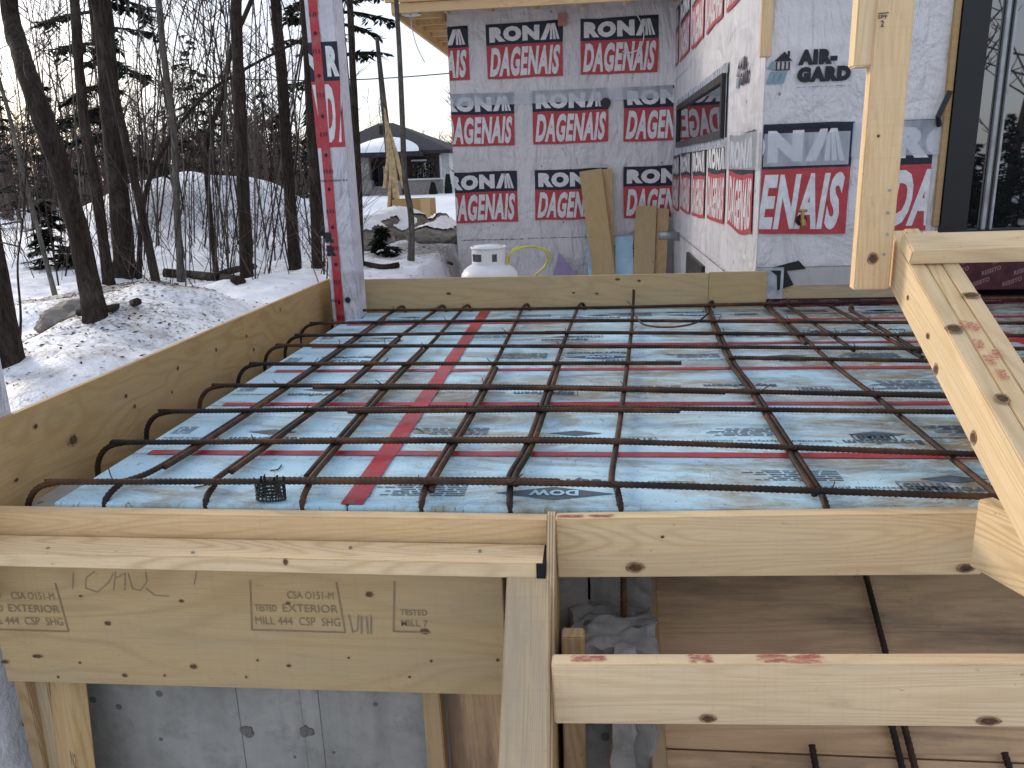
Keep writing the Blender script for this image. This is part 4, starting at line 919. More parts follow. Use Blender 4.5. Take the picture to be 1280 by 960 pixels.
# rail lying across the brace
rn = bn; rl = Vector((0, -rn.z, rn.y)); ang = math.radians(10); rn2 = Vector((0, rn.y*math.cos(ang)-rn.z*math.sin(ang), rn.y*math.sin(ang)+rn.z*math.cos(ang)))
rc = P(1139, 302, x=XBr+.002)
o_ = Vector((0, top.y, top.z))+bn*wB/2
ra = Vector((XBr-.002, rc.y+.005, rc.z)); 
wdir = bd
rA = Vector((XBr+.004, 0, 0)); cy = P(1145, 306, x=XBr+.02)
k_ = (cy-o_).dot(bn); cy = cy-bn*(k_-.021)
rail = thing_beam('rail_plank', (XBr-.002, cy.y, cy.z), (2.6, cy.y-.03, cy.z+.012), wdir, .089, .038, 'lumber_pale', 'plank nailed across the top of the triple brace', 'plank', .004)
# far end support so the plank does not float
thing_beam('rail_support', (2.5, cy.y-.01, -1.70), (2.5, cy.y-.01, cy.z-.035), ux, .089, .038, 'lumber', 'upright support under the outer end of the plank rail', 'post')

# wrapped posts
def wrapped(name, X, Y, s, z0, z1, label, lean=0.0):
    e = empty(name, (X, Y, z0), label, 'post')
    m = boxmesh('wrap', s, s, z1-z0, .006)
    o = link('wrap', m, 'wrapw', e, Matrix.Translation((X, Y, (z0+z1)/2))); return e, o
MT['wrapw'] = _wrap('white post wrap', (.64, .62, .66), (.52, .50, .55))
pc0, pc1 = P(415.5, 388, y=4.16), P(440, 385, y=4.16)
XPc = -1.335; sP = .150
wp, wo = wrapped('wrapped_post', XPc, 4.235, sP, -.80, 2.2, 'square post wrapped in printed white sheet with a red tape stripe')
yP = 4.235-sP/2
q = Print(); q.rect(.022, .068, 0, 3.0, 0)
q.lay('tape_stripe', (XPc-sP/2, yP, -.80), ux, uz, ['tape'], wp, base=.0045)
rnd = random.Random(9); q = Print()
for k in range(26):
    z = .05+k*.095+rnd.uniform(-.012, .012)
    if k % 2: q.poly([(.045+.009*math.cos(a*.785), z+.010*math.sin(a*.785)) for a in range(8)], 0)
    else:
        for dx in (-.018, -.002, .012): q.line([(.045+dx, z-.008), (.045+dx+rnd.uniform(-.004, .004), z+.012)], .005, 0)
q.lay('tape_marks', (XPc-sP/2, yP, -.80), ux, uz, ['ink'], wp, base=.006)
zr = P(417, 101, y=yP).z; zr2 = P(410, 52, y=yP).z; zr3 = P(424, 184, y=yP).z
q = Print(); q.rect(0, sP, zr+.8, zr2+.8, 0); q.rect(0, sP, zr3+.8, zr+.8, 1); q.poly([(0, zr2+.8-.05), (0, zr+.8+.08), (.05, zr+.8+.012), (.05, zr+.8+.09)], 2, 1)
q.text('R', .088, .150, zr+.82, zr2+.78, 2, bold=.07); q.text('D', .055, .112, zr3+.825, zr+.785, 2, bold=.05, shear=.2); q.poly([(.118, zr3+.825), (.132, zr3+.825), (.15, zr+.785), (.15, zr+.70)], 2, 1); q.poly([(.004, zr+.785), (.022, zr+.785), (.05, zr3+.85), (.05, zr3+.825), (.035, zr3+.825)], 2, 1)
q.lay('printed_logo', (XPc-sP/2, yP, -.80), ux, uz, RMATS, wp, base=.0015)
z4 = P(430, 225, y=yP).z+.8; z5 = P(420, 290, y=yP).z+.8; z6 = P(425, 375, y=yP).z+.8
pts = []
for k in range(22): a = k/22*6.283; r = .021 if k % 2 else .012; pts.append((.094+r*math.cos(a), z6+r*math.sin(a)))
for q in (Print().text('AIR-GARD BY', 0, sP, z4-.006, z4+.004, 0, bold=.01), Print().text('R', 0, .05, z5-.055, z5+.0, 0, bold=.1), Print().text('R', .004, .055, z5-.125, z5-.068, 0, bold=.1), Print().text('FORT', .004, .05, z6-.008, z6+.004, 0, bold=.02), Print().poly(pts, 0)):
    q.lay('printed_text', (XPc-sP/2, yP, -.80), ux, uz, ['ink'], wp, base=.0068)
lp = P(15, 640, y=1.72); wrapped('wrapped_post', lp.x-.105, 1.785, .12, -.95, 2.2, 'white wrapped post at the front end of the plywood side form')

# ================================================================== THINGS BEHIND THE BACK FORM
tk = empty('propane_tank', (P(611, 335, y=4.78).x, 4.80, -.95), 'white propane tank with collar standing behind the plywood back form', 'propane tank')
TX, TY = tk.location.x, tk.location.y
ztop = P(611, 309, y=TY).z; R0 = .172
zs_ = P(611, 328, y=TY).z
prof = [(.10, -.95), (.13, -.94), (R0, -.88), (R0, zs_-.085)]+[(R0*math.cos(a), zs_-.085+.095*math.sin(a)) for a in (.25, .5, .75, 1.0, 1.2, 1.4)]+[(.02, zs_+.012)]
lathe('tank_body', [(r, z+.95) for r, z in prof], 'white', tk, Matrix.Translation((TX, TY, -.95)), 40)
cm = MB(); rc_ = .102; n = 40; hz = ztop-zs_+.03
for k in range(n):
    a0 = 2*math.pi*k/n; a1 = 2*math.pi*(k+1)/n; am = math.degrees((a0+a1)/2) % 360
    hole = 205 < am < 248 or 292 < am < 304
    for (zz0, zz1, h) in ((0, .35, False), (.35, .72, hole), (.72, 1.0, False)):
        if h: continue
        p = []
        for (a, r) in ((a0, rc_), (a1, rc_)): p.append((TX+r*math.cos(a), TY+r*math.sin(a)))
        i_ = [(TX+(rc_-.006)*math.cos(a), TY+(rc_-.006)*math.sin(a)) for a in (a0, a1)]
        z0, z1 = zs_-.03+hz*zz0, zs_-.03+hz*zz1
        cm.add([(p[0][0], p[0][1], z0), (p[1][0], p[1][1], z0), (p[1][0], p[1][1], z1), (p[0][0], p[0][1], z1), (i_[0][0], i_[0][1], z0), (i_[1][0], i_[1][1], z0), (i_[1][0], i_[1][1], z1), (i_[0][0], i_[0][1], z1)],
               [(0, 1, 2, 3), (5, 4, 7, 6), (3, 2, 6, 7), (4, 5, 1, 0)])
cm.build('tank_collar', ['white'], tk)
cm = MB(); cm.tube([Vector((TX+rc_*1.01*math.cos(k*math.pi/20), TY+rc_*1.01*math.sin(k*math.pi/20), ztop)) for k in range(41)], .007, 6); cm.build('collar_rim', ['white'], tk, None, True)
cm = MB(); cm.tube([(TX, TY, zs_), (TX, TY, ztop-.01)], .018, 10); cm.tube([(TX, TY, ztop-.03), (TX+.05, TY-.01, ztop-.03)], .012, 8); cm.build('tank_valve', ['brass'], tk)
lathe('tank_cap', [(.02, 0), (.09, .004), (.085, .014), (.03, .02), (.005, .02)], 'white', tk, Matrix.Translation((TX, TY, ztop-.004)))
hp_ = smooth_path([P(633, 330, y=4.78), P(637, 318, y=4.78), P(652, 310, y=4.80), P(672, 309, y=4.86), P(684, 318, y=4.95), P(682, 332, y=5.0), P(668, 345, y=5.0), P(655, 358, y=4.98), P(650, 375, y=4.95), Vector((-.30, 4.95, -.92))], 8)
mb = MB(); mb.tube(hp_, .0065, 7); mb.tube([p+Vector((.012, .02, .006+.012*math.sin(i*.2))) for i, p in enumerate(hp_)], .0065, 7)
tag(mb.build('yellow_hose', ['hose'], None, None, True), 'yellow hose looping beside the white propane tank', 'hose')
def leaner(name, pxs, y0, y1, t, mat, label, cat):
    """board leaning on the far wall: top edge px pair, bottom direction px pair"""
    a, b, c, d = pxs; A = P(*a, y=y1); B = P(*b, y=y1); Cc = P(*c, y=y0); D = P(*d, y=y0)
    top = (A+B)/2; bt = (Cc+D)/2; dirv = (bt-top); k = (top.z-gz(bt.x, y0)+.03)/(-dirv.z) if dirv.z else 1
    bt = top+dirv*k; return thing_beam(name, bt, top, (B-A), (B-A).length, t, mat, label, cat, .003)
leaner('leaning_board', ((724, 214), (752, 212), (741, 340), (768, 340)), 8.75, 9.1, .03, 'plywood', 'tall tilted plank leaning on the wrapped far wall', 'plank')
leaner('leaning_board', ((747, 212), (765, 211), (752, 340), (768, 340)), 8.90, 9.14, .02, 'plywood_warm', 'tall upright plank leaning behind the tilted plank', 'plank')
leaner('leaning_board', ((795, 259), (821, 257), (791, 340), (818, 340)), 8.8, 9.12, .03, 'plywood', 'broad short plywood offcut leaning in the wall corner', 'plank')
leaner('leaning_board', ((822, 259), (836, 263), (818, 340), (832, 340)), 8.86, 9.14, .03, 'plywood_warm', 'narrow short plank leaning in the wall corner', 'plank')
leaner('leaning_foam', ((769, 297), (791, 296), (769, 340), (792, 340)), 8.88, 9.12, .04, 'foam_clean', 'light blue foam offcut leaning between the plywood boards', 'foam board')
leaner('leaning_foam', ((733, 305), (741, 305), (735, 340), (744, 340)), 8.92, 9.15, .03, 'foam_clean', 'thin blue foam strip leaning behind the tilted plank', 'foam board')
tri = [P(686, 350, y=8.98), P(732, 350, y=8.98), P(699, 316, y=9.1)]
tri[0].z = gz(tri[0].x, 8.98); tri[1].z = gz(tri[1].x, 8.98)
n = Vector((0, .03, .0)); pyd('purple_sheet', tri+[t+n for t in tri], [(0, 1, 2), (5, 4, 3), (0, 3, 4, 1), (1, 4, 5, 2), (2, 5, 3, 0)], 'purple'); tag(bpy.data.objects['purple_sheet'], 'purple triangular sheet leaning low against the far wall', 'sheet')

# ================================================================== TREES
def limb(mb, p, d, length, r0, r1, seg, wob, rnd, n=5, grav=0.0, m=0):
    pts = [Vector(p)]; d = Vector(d).normalized(); rad = [r0]
    for i in range(seg):
        d = (d+Vector((rnd.uniform(-1, 1), rnd.uniform(-1, 1), rnd.uniform(-.6, .6)))*wob+Vector((0, 0, grav))).normalized()
        pts.append(pts[-1]+d*length/seg); rad.append(r0+(r1-r0)*(i+1)/seg)
    mb.tube(pts, rad, n, m); return pts
def twiggery(mb, pts, rnd, count, length, r, lo=.3, depth=2, upw=.5, n=3):
    for k in range(count):
        t = lo+(1-lo)*rnd.random(); i = min(len(pts)-2, int(t*(len(pts)-1))); p = pts[i].lerp(pts[i+1], rnd.random())
        a = rnd.uniform(0, 6.283); d = Vector((math.cos(a), math.sin(a), upw+rnd.uniform(-.3, .6)))
        l = length*rnd.uniform(.5, 1.1)*(1.15-t*.6); q = limb(mb, p, d, l, r, r*.35, 5, .2, rnd, n, .07)
        if depth > 1: twiggery(mb, q, rnd, 3+int(rnd.random()*3), l*.5, r*.55, .2, depth-1, upw, 3)
def bare_tree(label, pxs, wpx, mat='bark', seed=1, twigs=14, tl=1.1, group=None, Y=None, height=7.0, zg=None, flare=1.25, tw=None):
    """pxs: pixel points base..top along the trunk; distance comes from where the base meets the snow"""
    rnd = random.Random(seed)
    if Y is None:
        b = P(*pxs[0], z=-.9)
        for _ in range(6): b = P(*pxs[0], z=gz(b.x, b.y))
        Y = b.y
    pts = [P(*q, y=Y+.06*i*rnd.uniform(-1, 1)) for i, q in enumerate(pxs)]
    d = (pts[-1]-pts[-2]).normalized()
    while pts[-1].z < height+pts[0].z: d = (d+Vector((rnd.uniform(-.06, .06), rnd.uniform(-.06, .06), .1))).normalized(); pts.append(pts[-1]+d*.7)
    pts[0].z = gz(pts[0].x, pts[0].y)-.06
    path = smooth_path(pts, 5); N = len(path); r0 = wpx/2000*Y*.92
    rad = [r0*(1-.75*(i/N)**1.2)*(1+(flare-1)*1.3*math.exp(-(path[i]-path[0]).length/.12)) for i in range(N)]
    e = empty('bare_tree', pts[0], label, 'tree', group)
    mb = MB(); mb.tube(smooth_path(path, 2) if wpx > 9 else path, [rad[min(N-1, i//2)] if wpx > 9 else rad[i] for i in range(2*N-1 if wpx > 9 else N)], 14 if wpx > 9 else 8)
    if wpx > 9:
        for q in mb.v: nv = noise.noise_vector(Vector((q.x*16, q.y*16, q.z*3.5))); q += Vector((nv.x, nv.y, 0))*r0*.16; 
    mb.build('trunk', [mat], e, None, True)
    if twigs:
        mb = MB(); twiggery(mb, path, rnd, twigs, tl, max(.004, r0*.22), .35, 2); mb.build('crown', [tw or 'twig'], e)
    return e, path
bare_tree('thick dark trunk rising beside the ice hollow, leaning away from the form', [(8, 455), (-2, 380), (-18, 300), (-45, 150)], 44, seed=1, twigs=5)
bare_tree('dark leaning trunk growing from the littered snow mound', [(119, 397), (98, 290), (70, 195), (40, 110), (16, 30), (8, -30)], 29, seed=2, twigs=9)
bare_tree('stout straight grey trunk beside the snow pile', [(156, 345), (150, 260), (140, 160), (132, 60), (126, -20)], 28, 'bark', 3, 9)
bare_tree('slim grey trunk close to the stout straight trunk', [(136, 354), (122, 250), (104, 140), (96, 40), (92, -20)], 15, 'bark', 4, 7)
bare_tree('slender dark trunk leaning between the stout trunk and a pale birch', [(200, 373), (180, 280), (160, 190), (140, 100), (118, 0)], 12, 'bark', 5, 9)
bare_tree('pale slim birch trunk in front of the snow pile', [(226, 352), (221, 260), (217, 160), (206, 80), (198, 0)], 10, 'bark_pale', 6, 10, tw='twig_far')
bare_tree('straight trunk right of the snow pile with a crooked neighbour', [(308, 350), (304, 240), (300, 130), (296, 40), (295, -20)], 17, 'bark', 7, 12)
bare_tree('dark trunk between the straight trunk and the wrapped post', [(369, 337), (361, 230), (354, 120), (346, 20), (343, -30)], 16, 'bark', 8, 12)
bare_tree('dark trunk just behind the wrapped post', [(396, 335), (391, 210), (386, 100), (380, 0)], 13, 'bark', 18, 12)
bare_tree('dark slim trunk standing between the wrapped post and the rocks', [(450, 336), (448, 230), (442, 110), (437, 0)], 10, 'bark', 9, 10)
bare_tree('crooked slim trunk in front of the neighbouring house', [(513, 325), (514, 272), (506, 222), (503, 150), (499, 60), (494, -20)], 9, 'bark_pale', 10, 4, .7, height=5)
bare_tree('crooked trunk leaning across behind the snow pile', [(270, 340), (262, 260), (258, 180), (278, 120), (290, 60), (318, -10)], 8, 'bark', 11, 8)
bare_tree('thin pale sapling leaning beside the young spruce', [(72, 378), (48, 290), (25, 200), (5, 120)], 7, 'bark_pale', 12, 8, .8, height=3.5)
# bowed limb across the wood
def bowed(label, pxs, wpx, seed): return bare_tree(label, pxs, wpx, 'bark', seed, 6, .7, height=-5)
bowed('bowed sapling arching over towards the wrapped post', [(172, 345), (176, 290), (185, 230), (213, 172), (255, 120), (300, 90), (360, 58), (402, 38)], 8, 13)
bare_tree('thin dark shoot in front of the thick trunk by the hollow', [(19, 462), (26, 400), (22, 330), (30, 260)], 4, 'bark', 14, 3, .4, height=1.2)
# saplings of the thicket
rnd = random.Random(21)
for k in range(96):
    px = rnd.uniform(150, 420) if k < 76 else rnd.uniform(-10, 150); Y = rnd.uniform(6.2, 13)
    x = (px-742)/1000*Y*1.03
    z = gz(x, Y); c = RW.transposed() @ Vector((x, Y, z)); bx, by = 640+F*c.x/c.z, 480+F*c.y/c.z
    h = rnd.uniform(2.2, 6.0); lean = rnd.uniform(-.22, .22); lean2 = lean+rnd.uniform(-.12, .12)
    wpx = rnd.uniform(1.0, 2.8)
    up_ = h/Y*1000; pxs = [(bx, by), (bx+lean*up_*.3, by-up_*.33), (bx+lean*up_*.55+rnd.uniform(-6, 6), by-up_*.66), (bx+lean2*up_, by-up_)]
    bare_tree('thin bare sapling in the thicket beside the snow pile', pxs, wpx, 'bark_pale' if k % 3 == 0 else 'bark', 100+k, 9, .75, 'thin saplings of the thicket', Y=Y, height=h, flare=1.05, tw='twig_far' if k % 3 == 0 else 'twig')
mb = MB(); rnd = random.Random(88)
for k in range(330):
    Y = rnd.uniform(6.0, 15); px = rnd.uniform(-20, 430); x = (px-742)/1000*Y*1.02
    if px < 150 and Y < 7.5: continue
    z = gz(x, Y); h = rnd.uniform(.35, 1.6); pts = limb(mb, (x, Y, z-.03), (rnd.uniform(-.7, .7), rnd.uniform(-.4, .4), 1), h, rnd.uniform(.003, .006), .0015, 4, .16, rnd, 3)
    for q in range(3): i = rnd.randrange(1, 4); limb(mb, pts[i], (rnd.uniform(-1, 1), rnd.uniform(-1, 1), .6), h*.4, .0025, .001, 2, .2, rnd, 3)
tag(mb.build('undergrowth', ['twig_far']), 'tangle of thin leafless shoots standing in the snow under the trees', 'undergrowth', kind='stuff')
# spruces
def spray(mb, pts, rnd, r, m=1):
    """needle clusters along a bough"""
    for a, b in zip(pts[:-1], pts[1:]):
        l = (b-a).length; n = max(2, int(l/.035)); d = (b-a).normalized(); s = d.cross(Vector((0, 0, 1))).normalized()
        for i in range(n):
            p = a.lerp(b, i/n)
            for k in (-1, 1):
                q = p+(s*k*rnd.uniform(.5, 1)+d*rnd.uniform(.2, .8)+Vector((0, 0, rnd.uniform(-.5, .15)))).normalized()*r*rnd.uniform(.6, 1.2)
                w = (q-p).cross(Vector((rnd.uniform(-.4, .4), rnd.uniform(-.4, .4), 1))).normalized()*r*.16
                mid = p.lerp(q, .5); mb.add([p, mid+w, q, mid-w], [(0, 1, 2, 3)], m)
def spruce(label, X, Y, h, spread, seed, lo=.12, dens=1.0, cat='tree', group=None, lean=0.0, thick=.009):
    rnd = random.Random(seed); z0 = gz(X, Y); base = Vector((X, Y, z0-.05)); e = empty('spruce_tree', base, label, cat, group)
    path = [base+Vector((lean*t*h, 0, t*h)) for t in (0, .2, .4, .6, .8, 1.0)]
    mb = MB(); mb.tube(path, [h*thick*(1-t*.93) for t in (0, .2, .4, .6, .8, 1.0)], 9); mb.build('trunk', ['bark'], e, None, True)
    mb = MB(); nb = int(46*dens*h/4)
    for k in range(nb):
        t = lo+(1-lo)*(k+rnd.random())/nb; p = base+Vector((lean*t*h, 0, t*h)); a = rnd.uniform(0, 6.283); l = spread*(1.02-t)**.8*rnd.uniform(.6, 1.15)
        d = Vector((math.cos(a), math.sin(a), .12)); pts = limb(mb, p, d, l, .010+.004*h*(1-t), .003, 5, .12, rnd, 4, -.07)
        spray(mb, pts[1:], rnd, .10+.02*h*.5)
        for q in range(int(3+l*4)):
            i = rnd.randrange(1, len(pts)-1); sd2 = (pts[i+1]-pts[i]).normalized(); s = sd2.cross(Vector((0, 0, 1)))*rnd.choice((-1, 1))
            tw_ = limb(mb, pts[i], s+sd2*.8+Vector((0, 0, -.15)), l*rnd.uniform(.2, .42), .004, .002, 3, .15, rnd, 3, -.1); spray(mb, tw_, rnd, .10+.01*h)
    mb.build('crown', ['bark', 'needles'], e); return e
def at_px(px, Y): return (px-742)/1000*Y*1.02
spruce('tall dark spruce behind the stout straight trunk', at_px(150, 12.5), 12.5, 8.0, 1.5, 41, .12, .55)
spruce('lower dark spruce behind the slim grey trunk', at_px(70, 17), 17, 3.2, 1.4, 42, .05, .8)
spruce('dark spruce rising behind the wrapped post', at_px(408, 12.5), 12.5, 8.5, 1.2, 43, .34, .45)
spruce('spruce with sparse boughs beside the slim dark trunk near the rocks', at_px(452, 13.5), 13.5, 8, 1.25, 44, .30, .45, thick=.010)
spruce('spruce deep in the wood behind the leaning trunk', at_px(10, 19), 19, 3.2, 1.4, 45, .05, .8)
spruce('spruce deep in the wood behind the snow pile', at_px(262, 24), 24, 5.2, 1.9, 46, .05, .8)
spruce('small young spruce growing on the snow beside the leaning sapling', at_px(45, 8.3), 8.3, .78, .40, 47, .03, 3.2)
spruce('tiny spruce seedling growing among the rocks', at_px(483, 8.3), 8.3, .36, .20, 48, .03, 4)
# distant wood as one mass
mb = MB(); rnd = random.Random(31)
for k in range(900):
    Y = rnd.uniform(26, 75); px = rnd.uniform(-260, 640); X = (px-742)/1000*Y*1.02
    if 395 < px < 585 and Y < 60: continue
    z = gz(X, Y); h = rnd.uniform(2.6, 4.6) if rnd.random() < .88 else rnd.uniform(6, 8.5)
    pts = limb(mb, (X, Y, z), (rnd.uniform(-.1, .1), 0, 1), h, .075, .012, 4, .05, rnd, 3, .05)
    for q in range(14):
        t = rnd.uniform(.12, 1); i = min(3, int(t*4)); p = pts[i].lerp(pts[i+1], rnd.random()); a = rnd.uniform(0, 6.283)
        b = limb(mb, p, (math.cos(a), math.sin(a), .9), h*.24*rnd.uniform(.5, 1), .024, .008, 2, .2, rnd, 3)
        for s in range(3): limb(mb, b[1], (rnd.uniform(-1, 1), rnd.uniform(-1, 1), .7), h*.1, .012, .005, 1, .2, rnd, 3)
dw = mb.build('distant_bare_wood', ['twig_far']); tag(dw, 'hazy brown mass of bare trees far behind the houses', 'wood', kind='stuff')
mb = MB(); rnd = random.Random(33)
for k in range(120):
    Y = rnd.uniform(30, 70); px = rnd.uniform(-260, 420) if k < 95 else rnd.uniform(420, 640)
    if k >= 95: Y = rnd.uniform(62, 80)
    X = (px-742)/1000*Y*1.02; z = gz(X, Y); h = rnd.uniform(2.2, 4.2); s0 = rnd.uniform(.5, .9)
    for j in range(150):
        t = rnd.random()**1.3; a = rnd.uniform(0, 6.283); r = s0*(1.05-t)*rnd.uniform(.3, 1.1); p = Vector((X+r*math.cos(a), Y+r*math.sin(a), z+t*h+.2)); d = Vector((math.cos(a), math.sin(a), -.4))*.34; w = Vector((-math.sin(a), math.cos(a), 0))*.13
        mb.add([p-w*.5, p+d, p+w*.5+Vector((0, 0, .12))], [(0, 1, 2)])
dw = mb.build('distant_evergreens', ['needles']); tag(dw, 'dark band of evergreens far behind the thicket', 'wood', kind='stuff')
# wood behind the camera, seen mirrored in the patio door
for k in range(4):
    X = 7.4+k*1.3+rnd.uniform(-.4, .4); Y = -rnd.uniform(11, 14)
    r2_ = random.Random(200+k); z = gz(X, Y); e = empty('bare_tree', (X, Y, z), 'bare tree standing across the yard, mirrored in the patio door', 'tree', 'trees mirrored in the patio door'); mb = MB()
    pts = limb(mb, (X, Y, z-.1), (r2_.uniform(-.1, .1), 0, 1), 8, .12, .02, 7, .06, r2_, 7, .05); mb.build('trunk', ['bark'], e, None, True); mb = MB(); twiggery(mb, pts, r2_, 20, 2.2, .03, .2, 2); mb.build('crown', ['twig'], e)
for k in range(12): spruce('spruce standing across the yard, mirrored in the patio door', 6.2+(k % 6)*.95+rnd.uniform(-.2, .2), (-7.6 if k < 6 else -9.6)-rnd.uniform(0, .8), 1.7+rnd.uniform(0, .6), 1.0, 300+k, .0, 3.0, group='spruces mirrored in the patio door')

# fallen sticks, boulders, litter
def stick(label, pxs, r, z=.03):
    mb = MB(); pts = []
    for q in pxs:
        b = P(*q, z=-.85)
        for _ in range(6): b = P(*q, z=gz(b.x, b.y)+z)
        pts.append(b)
    mb.tube(smooth_path(pts, 4), r, 6); return tag(mb.build('fallen_branch', ['bark'], None, None, True), label, 'branch')
stick('fallen branch lying behind the leaning trunk on the littered mound', [(98, 391), (130, 387), (160, 380), (172, 377)], .02)
stick('fallen log lying between the straight trunk and the pale birch', [(205, 341), (250, 345), (300, 352)], .05)
stick('fallen branch pile beside the straight trunk', [(268, 347), (290, 338), (318, 333)], .035, .06)
stick('fallen branch lying on the snow near the slim dark trunk', [(455, 330), (478, 334), (498, 331)], .03)
stick('thin fallen branch lying across the snow by the house corner', [(530, 310), (548, 322), (565, 330)], .015)
def boulder(label, px, py, Y, rx, ry, rz, seed, snow=True, dz=0):
    X = at_px(px, Y); z = gz(X, Y)+dz
    bm = bmesh.new(); bmesh.ops.create_icosphere(bm, subdivisions=5, radius=1)
    for v in bm.verts:
        n_ = 1+.30*noise.noise(v.co*1.4+Vector((seed, 0, 0)))+.20*(.5-abs(noise.noise(v.co*2.6+Vector((0, seed, 0)))))+.10*(.5-abs(noise.noise(v.co*6+Vector((seed, 2, 0)))))+.05*noise.noise(v.co*13)
        v.co = Vector((v.co.x*rx, v.co.y*ry, v.co.z*rz))*n_
    me = bpy.data.meshes.new('boulder'); bm.to_mesh(me)
    e = empty('boulder', (X, Y, z), label, 'boulder'); link('rock', me, 'rock', e, Matrix.Translation((X, Y, z)), True)
    if snow:
        dele = [f for f in bm.faces if f.normal.z < .74+.5*noise.noise(f.calc_center_median()*3.5+Vector((seed, 1, 2)))]; bmesh.ops.delete(bm, geom=dele, context='FACES')
        for v in bm.verts: v.co += v.normal*.025
        me2 = bpy.data.meshes.new('snow_cap'); bm.to_mesh(me2); link('snow_cap', me2, 'roofsnow', e, Matrix.Translation((X, Y, z)), True)
    bm.free(); return e
boulder('long snow-capped grey boulder in front of the neighbouring house', 490, 290, 10.6, .66, .6, .36, 3.1, dz=.0)
boulder('flat dark boulder beside the slim dark trunk', 455, 300, 9.9, .38, .5, .26, 7.7)
boulder('dark boulder by the corner of the wrapped far wall', 556, 295, 10.9, .30, .4, .26, 11.3)
boulder('small snow-covered boulder at the foot of the wrapped far wall', 545, 320, 9.6, .30, .4, .16, 15.3)
boulder('grey ice lump in the hollow beside the thick trunk', 62, 425, 3.95, .17, .16, .09, 19.3, False, -.02)
# split broken tree, plywood crate
sx, sy = at_px(502, 13), 13.0; e = empty('broken_tree', (sx, sy, gz(sx, sy)), 'snapped tree with bare split wood standing behind the boulder', 'tree')
mb = MB(); rnd = random.Random(5); mb.tube([Vector((sx-.02, sy, gz(sx, sy)-.1)), Vector((sx-.05, sy, .2)), Vector((sx-.09, sy, 1.1)), Vector((sx-.12, sy, 2.0))], [.075, .065, .05, .03], 8); mb.build('trunk', ['bark_pale'], e, None, True)
mb = MB()
for k in range(9):
    a = rnd.uniform(-.10, .08); z1 = rnd.uniform(.2, 1.05); b = Vector((sx+.03+a*.5, sy-.09, -.62+rnd.uniform(0, .4))); mb.tube([b+Vector((a*1.4, 0, 0)), b+Vector((a*.3, 0, .5)), Vector((sx-.05+a*.2, sy-.11, z1))], [.03, .035, .006], 5)
mb.build('split_wood', ['rawwood'], e)
cx, cyy = at_px(523, 12.2), 12.2; e = empty('plywood_crate', (cx, cyy, gz(cx, cyy)), 'open plywood crate standing in the snow behind the boulder', 'crate'); zc0 = gz(cx, cyy)-.05; zc1 = P(520, 249, y=12.2).z
box('front_panel', cx-.30, cx+.12, cyy-.01, cyy+.01, zc0, zc1, 'plywood_warm', e); box('corner_panel', cx+.122, cx+.26, cyy-.03, cyy+.012, zc0, zc1+.02, 'lumber', e); box('back_panel', cx-.30, cx+.25, cyy+.5, cyy+.52, zc0, zc1, 'plywood', e); box('side_panel', cx-.322, cx-.302, cyy-.01, cyy+.52, zc0, zc1, 'plywood', e)

# ================================================================== NEIGHBOURING HOUSES
def NP(px, py, y=48.0): return P(px, py, y=y)
nh = empty('neighbour_house', (-11.5, 48, -1.4), 'low dark-roofed brick house with snow on its porch roof beyond the trees', 'house')
def nbox(name, px0, px1, py0, py1, y0, y1, mat, parent=None):
    a = NP(px0, py1, y0); b = NP(px1, py0, y0); c_ = NP((px0+px1)/2, py1, y0).z; t_ = NP((px0+px1)/2, py0, y0).z
    return box(name, a.x, b.x, y0, y1, c_, t_, mat, parent or nh, 0)
nbox('wall', 400, 548, 185, 252, 48.0, 56, 'brick'); nbox('wall', 549, 561, 190, 250, 48.3, 56, 'stucco')
X0, X1 = NP(392, 190).x, NP(566, 190).x; ze = NP(480, 190).z; zr_ = NP(480, 160).z+.5
rf = MB(); rf.add([(X0, 47.2, ze), (X1, 47.2, ze), (X1, 57, ze), (X0, 57, ze), (X0+3.0, 52, zr_), (X1-4.4, 52, zr_), (X0, 47.2, ze-.18), (X1, 47.2, ze-.18), (X1, 57, ze-.18), (X0, 57, ze-.18)],
       [(0, 1, 5, 4), (1, 2, 5), (2, 3, 4, 5), (3, 0, 4), (6, 7, 1, 0), (7, 8, 2, 1), (9, 6, 0, 3), (6, 9, 8, 7)])
roof = rf.build('roof', ['shingle'], nh)
mb = MB(); q = NP(477, 162, 50); mb.box(q.x-.15, q.x+.15, 50, 50.3, q.z-.3, q.z+.25); mb.build('roof_vent', ['dark'], roof)
# porch gable and its snow
pz = NP(470, 191, 46.6).z
xs0, xs1, xm = NP(440, 190, 46.6).x, NP(526, 190, 46.6).x, NP(478, 190, 46.6).x
pr = MB(); pr.add([(xs0-.3, 46.4, pz-.25), (xs1, 46.4, pz-.25), (xs1, 46.4, pz), (xs0-.3, 46.4, pz), (xm, 50.5, pz+1.15), (xs0-.3, 49, pz-.25), (xs1, 49, pz-.25)], [(0, 1, 2, 3), (3, 2, 4), (0, 3, 4, 5), (2, 1, 6, 4), (1, 0, 5, 6)]); pr.build('porch_roof', ['shingle'], nh)
N_ = 24; vs = []; fs = []
for i in range(N_+1):
    t = i/N_; x = xs0-.1+(xs1-xs0)*t; h = .95*math.sin(math.pi*min(1, t*1.0)**.8)**.7 if 0 < t < 1 else 0
    vs += [(x, 46.42, pz+.02), (x, 46.42+.1, pz+.03+.16*min(1, h*3)), (x, 46.6+2.6*h, pz+.16+h*.82), (x, 46.75+2.7*h, pz+.03+h*.72)]
for i in range(N_):
    for k in range(3): fs.append((i*4+k, i*4+4+k, i*4+5+k, i*4+1+k))
pyd('roof_snow', vs, fs, 'roofsnow', nh, None, True)
nbox('pillar', 452, 460, 196, 236, 46.6, 47.1, 'stone'); nbox('pillar', 487, 494, 194, 236, 46.6, 47.1, 'brick')
